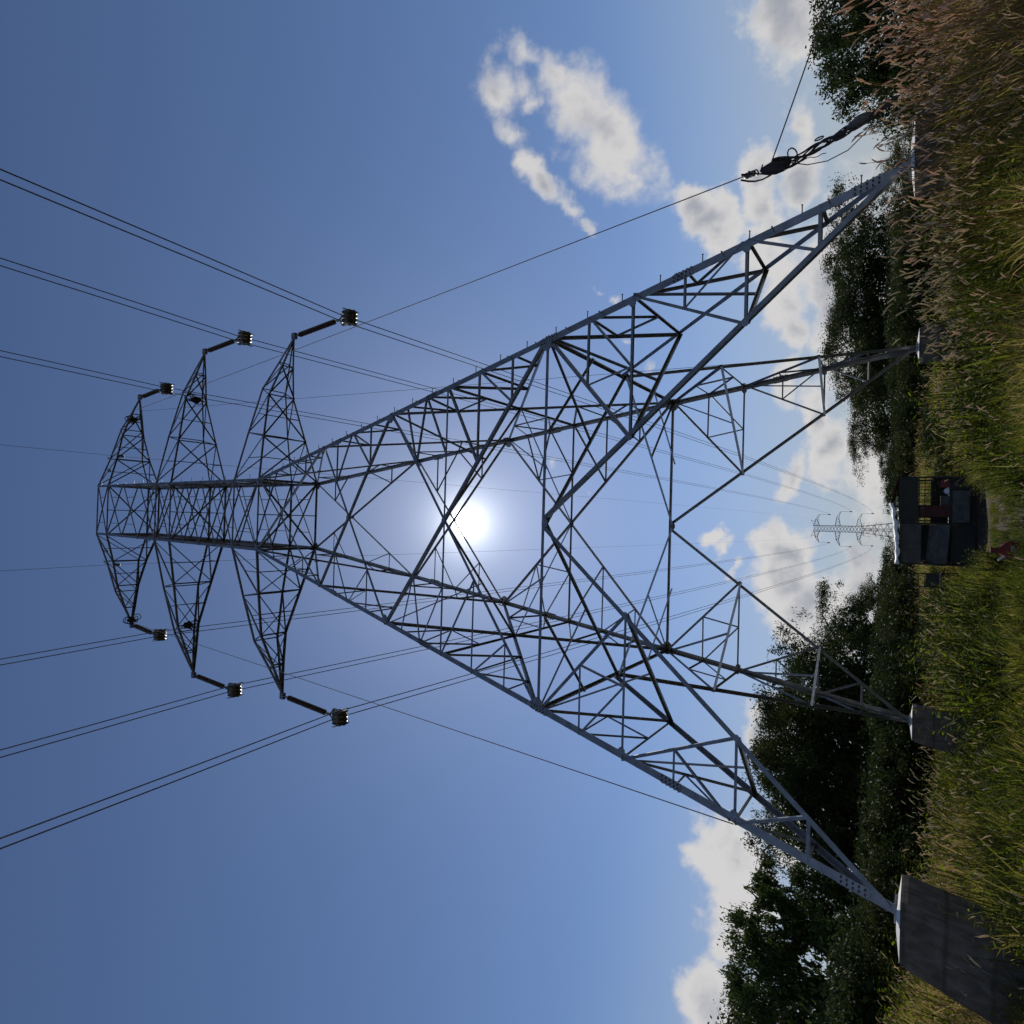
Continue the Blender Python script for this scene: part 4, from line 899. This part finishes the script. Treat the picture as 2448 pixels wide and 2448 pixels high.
def put(name, kind, n, d0, d1, smin, smax, want, lab, cat, power=1.0):
    x, y, d = points(n, d0, d1, power); w = want(x, y); k = gs.uniform(0, 1, len(x)) < w; x, y, d = x[k], y[k], d[k]
    t = dry(x, y)+gs.normal(0, .13, len(x)); s = gs.uniform(smin, smax, len(x))*(1+.25*vnoise(x, y, .9, 15))
    s = s*(np.clip(.62+.045*d, .9, 1.45) if kind != 'plume' else np.clip(1.12-.012*d, .82, 1.0))*(1+.35*vnoise(x, y, 2.2, 19))
    s = s*(1-.72*np.clip(np.exp(-(((x+6.4)/1.1)**4+((y-2.6)/3.3)**4)), 0, 1))*(1-.55*np.exp(-(((x+6.2)/1.3)**4+((y+9.4)/1.8)**4)))*(1-.5*np.exp(-(((x-6.1)/1.5)**4+((y-3.2)/3.0)**4)))*(1-.62*np.exp(-(((x-.35)/2.3)**4+((y-4.6)/4.0)**4)))
    az_ = np.degrees(np.arctan2(x-CAM_LOC.x, y-CAM_LOC.y))
    lane = lambda c, w, d0, d1: np.exp(-((az_-c)/w)**4)*np.clip((d-d0)/2.5, 0, 1)*(d < d1)      # trodden strips leading up to the shelter and one footing
    s = s*(1-.72*lane(.7, 3.6, 13.5, 29))*(1-.70*lane(-13.9, 2.0, 14, 27))
    if kind == 'plume': s = s*(1+.42*np.exp(-(((x-8.2)/3.2)**2+((y+9)/3)**2)))
    s = s*(1-.6*np.exp(-(((x-.1)/1.7)**2+((y+8)/4.5)**2)))
    scatter(name, KIND[kind], np.stack([x, y, terrain(x, y)-.02], 1), s, t, gs, lab, cat)
plume_zone = lambda x, y: np.clip(.12+1.1*np.exp(-(((x-8.5)/5)**2+((y+8)/8)**2))+.75*np.exp(-(((x-5)/4)**2+((y-2)/7)**2))+.3*vnoise(x, y, .8, 9)-.8*np.exp(-(((x+2)/4.0)**2+((y+5)/7)**2)), 0.03, 1)
weed_zone = lambda x, y: np.clip(.22+.9*np.exp(-(((x+3.4)/2.6)**2+((y-2)/6)**2))+.55*np.exp(-(((x-2.3)/1.6)**2+((y-0)/5)**2))+.35*vnoise(x, y, .9, 11), 0, 1)
every = lambda x, y: np.full_like(x, 1.0)
put('grass', 'fine', 9500, 7, 26, .5, 1.2, lambda x, y: np.clip(.75+.5*vnoise(x, y, 1.0, 23), .25, 1), 'fine mixed green and brown grass round the pylon', 'grass')
put('plumed_grass', 'plume', 8200, 7.5, 30, .7, 1.25, plume_zone, 'tall grass with pale nodding plumes', 'grass')
put('leafy_weeds', 'weed', 12000, 8, 34, .6, 1.5, weed_zone, 'bright green leafy weeds round the shelter', 'weeds')
put('tall_weeds', 'weed', 1500, 10, 34, 1.5, 2.3, lambda x, y: np.clip(.1+1.0*vnoise(x, y, 1.1, 41)+.7*np.exp(-(((x+3.6)/2.4)**2+((y-3)/6)**2)), 0, 1), 'tall clumps of leafy weeds standing above the grass', 'weeds')
put('distant_grass', 'coarse', 15000, 22, 85, .8, 1.35, every, 'coarse grass running back to the trees', 'grass', 2)
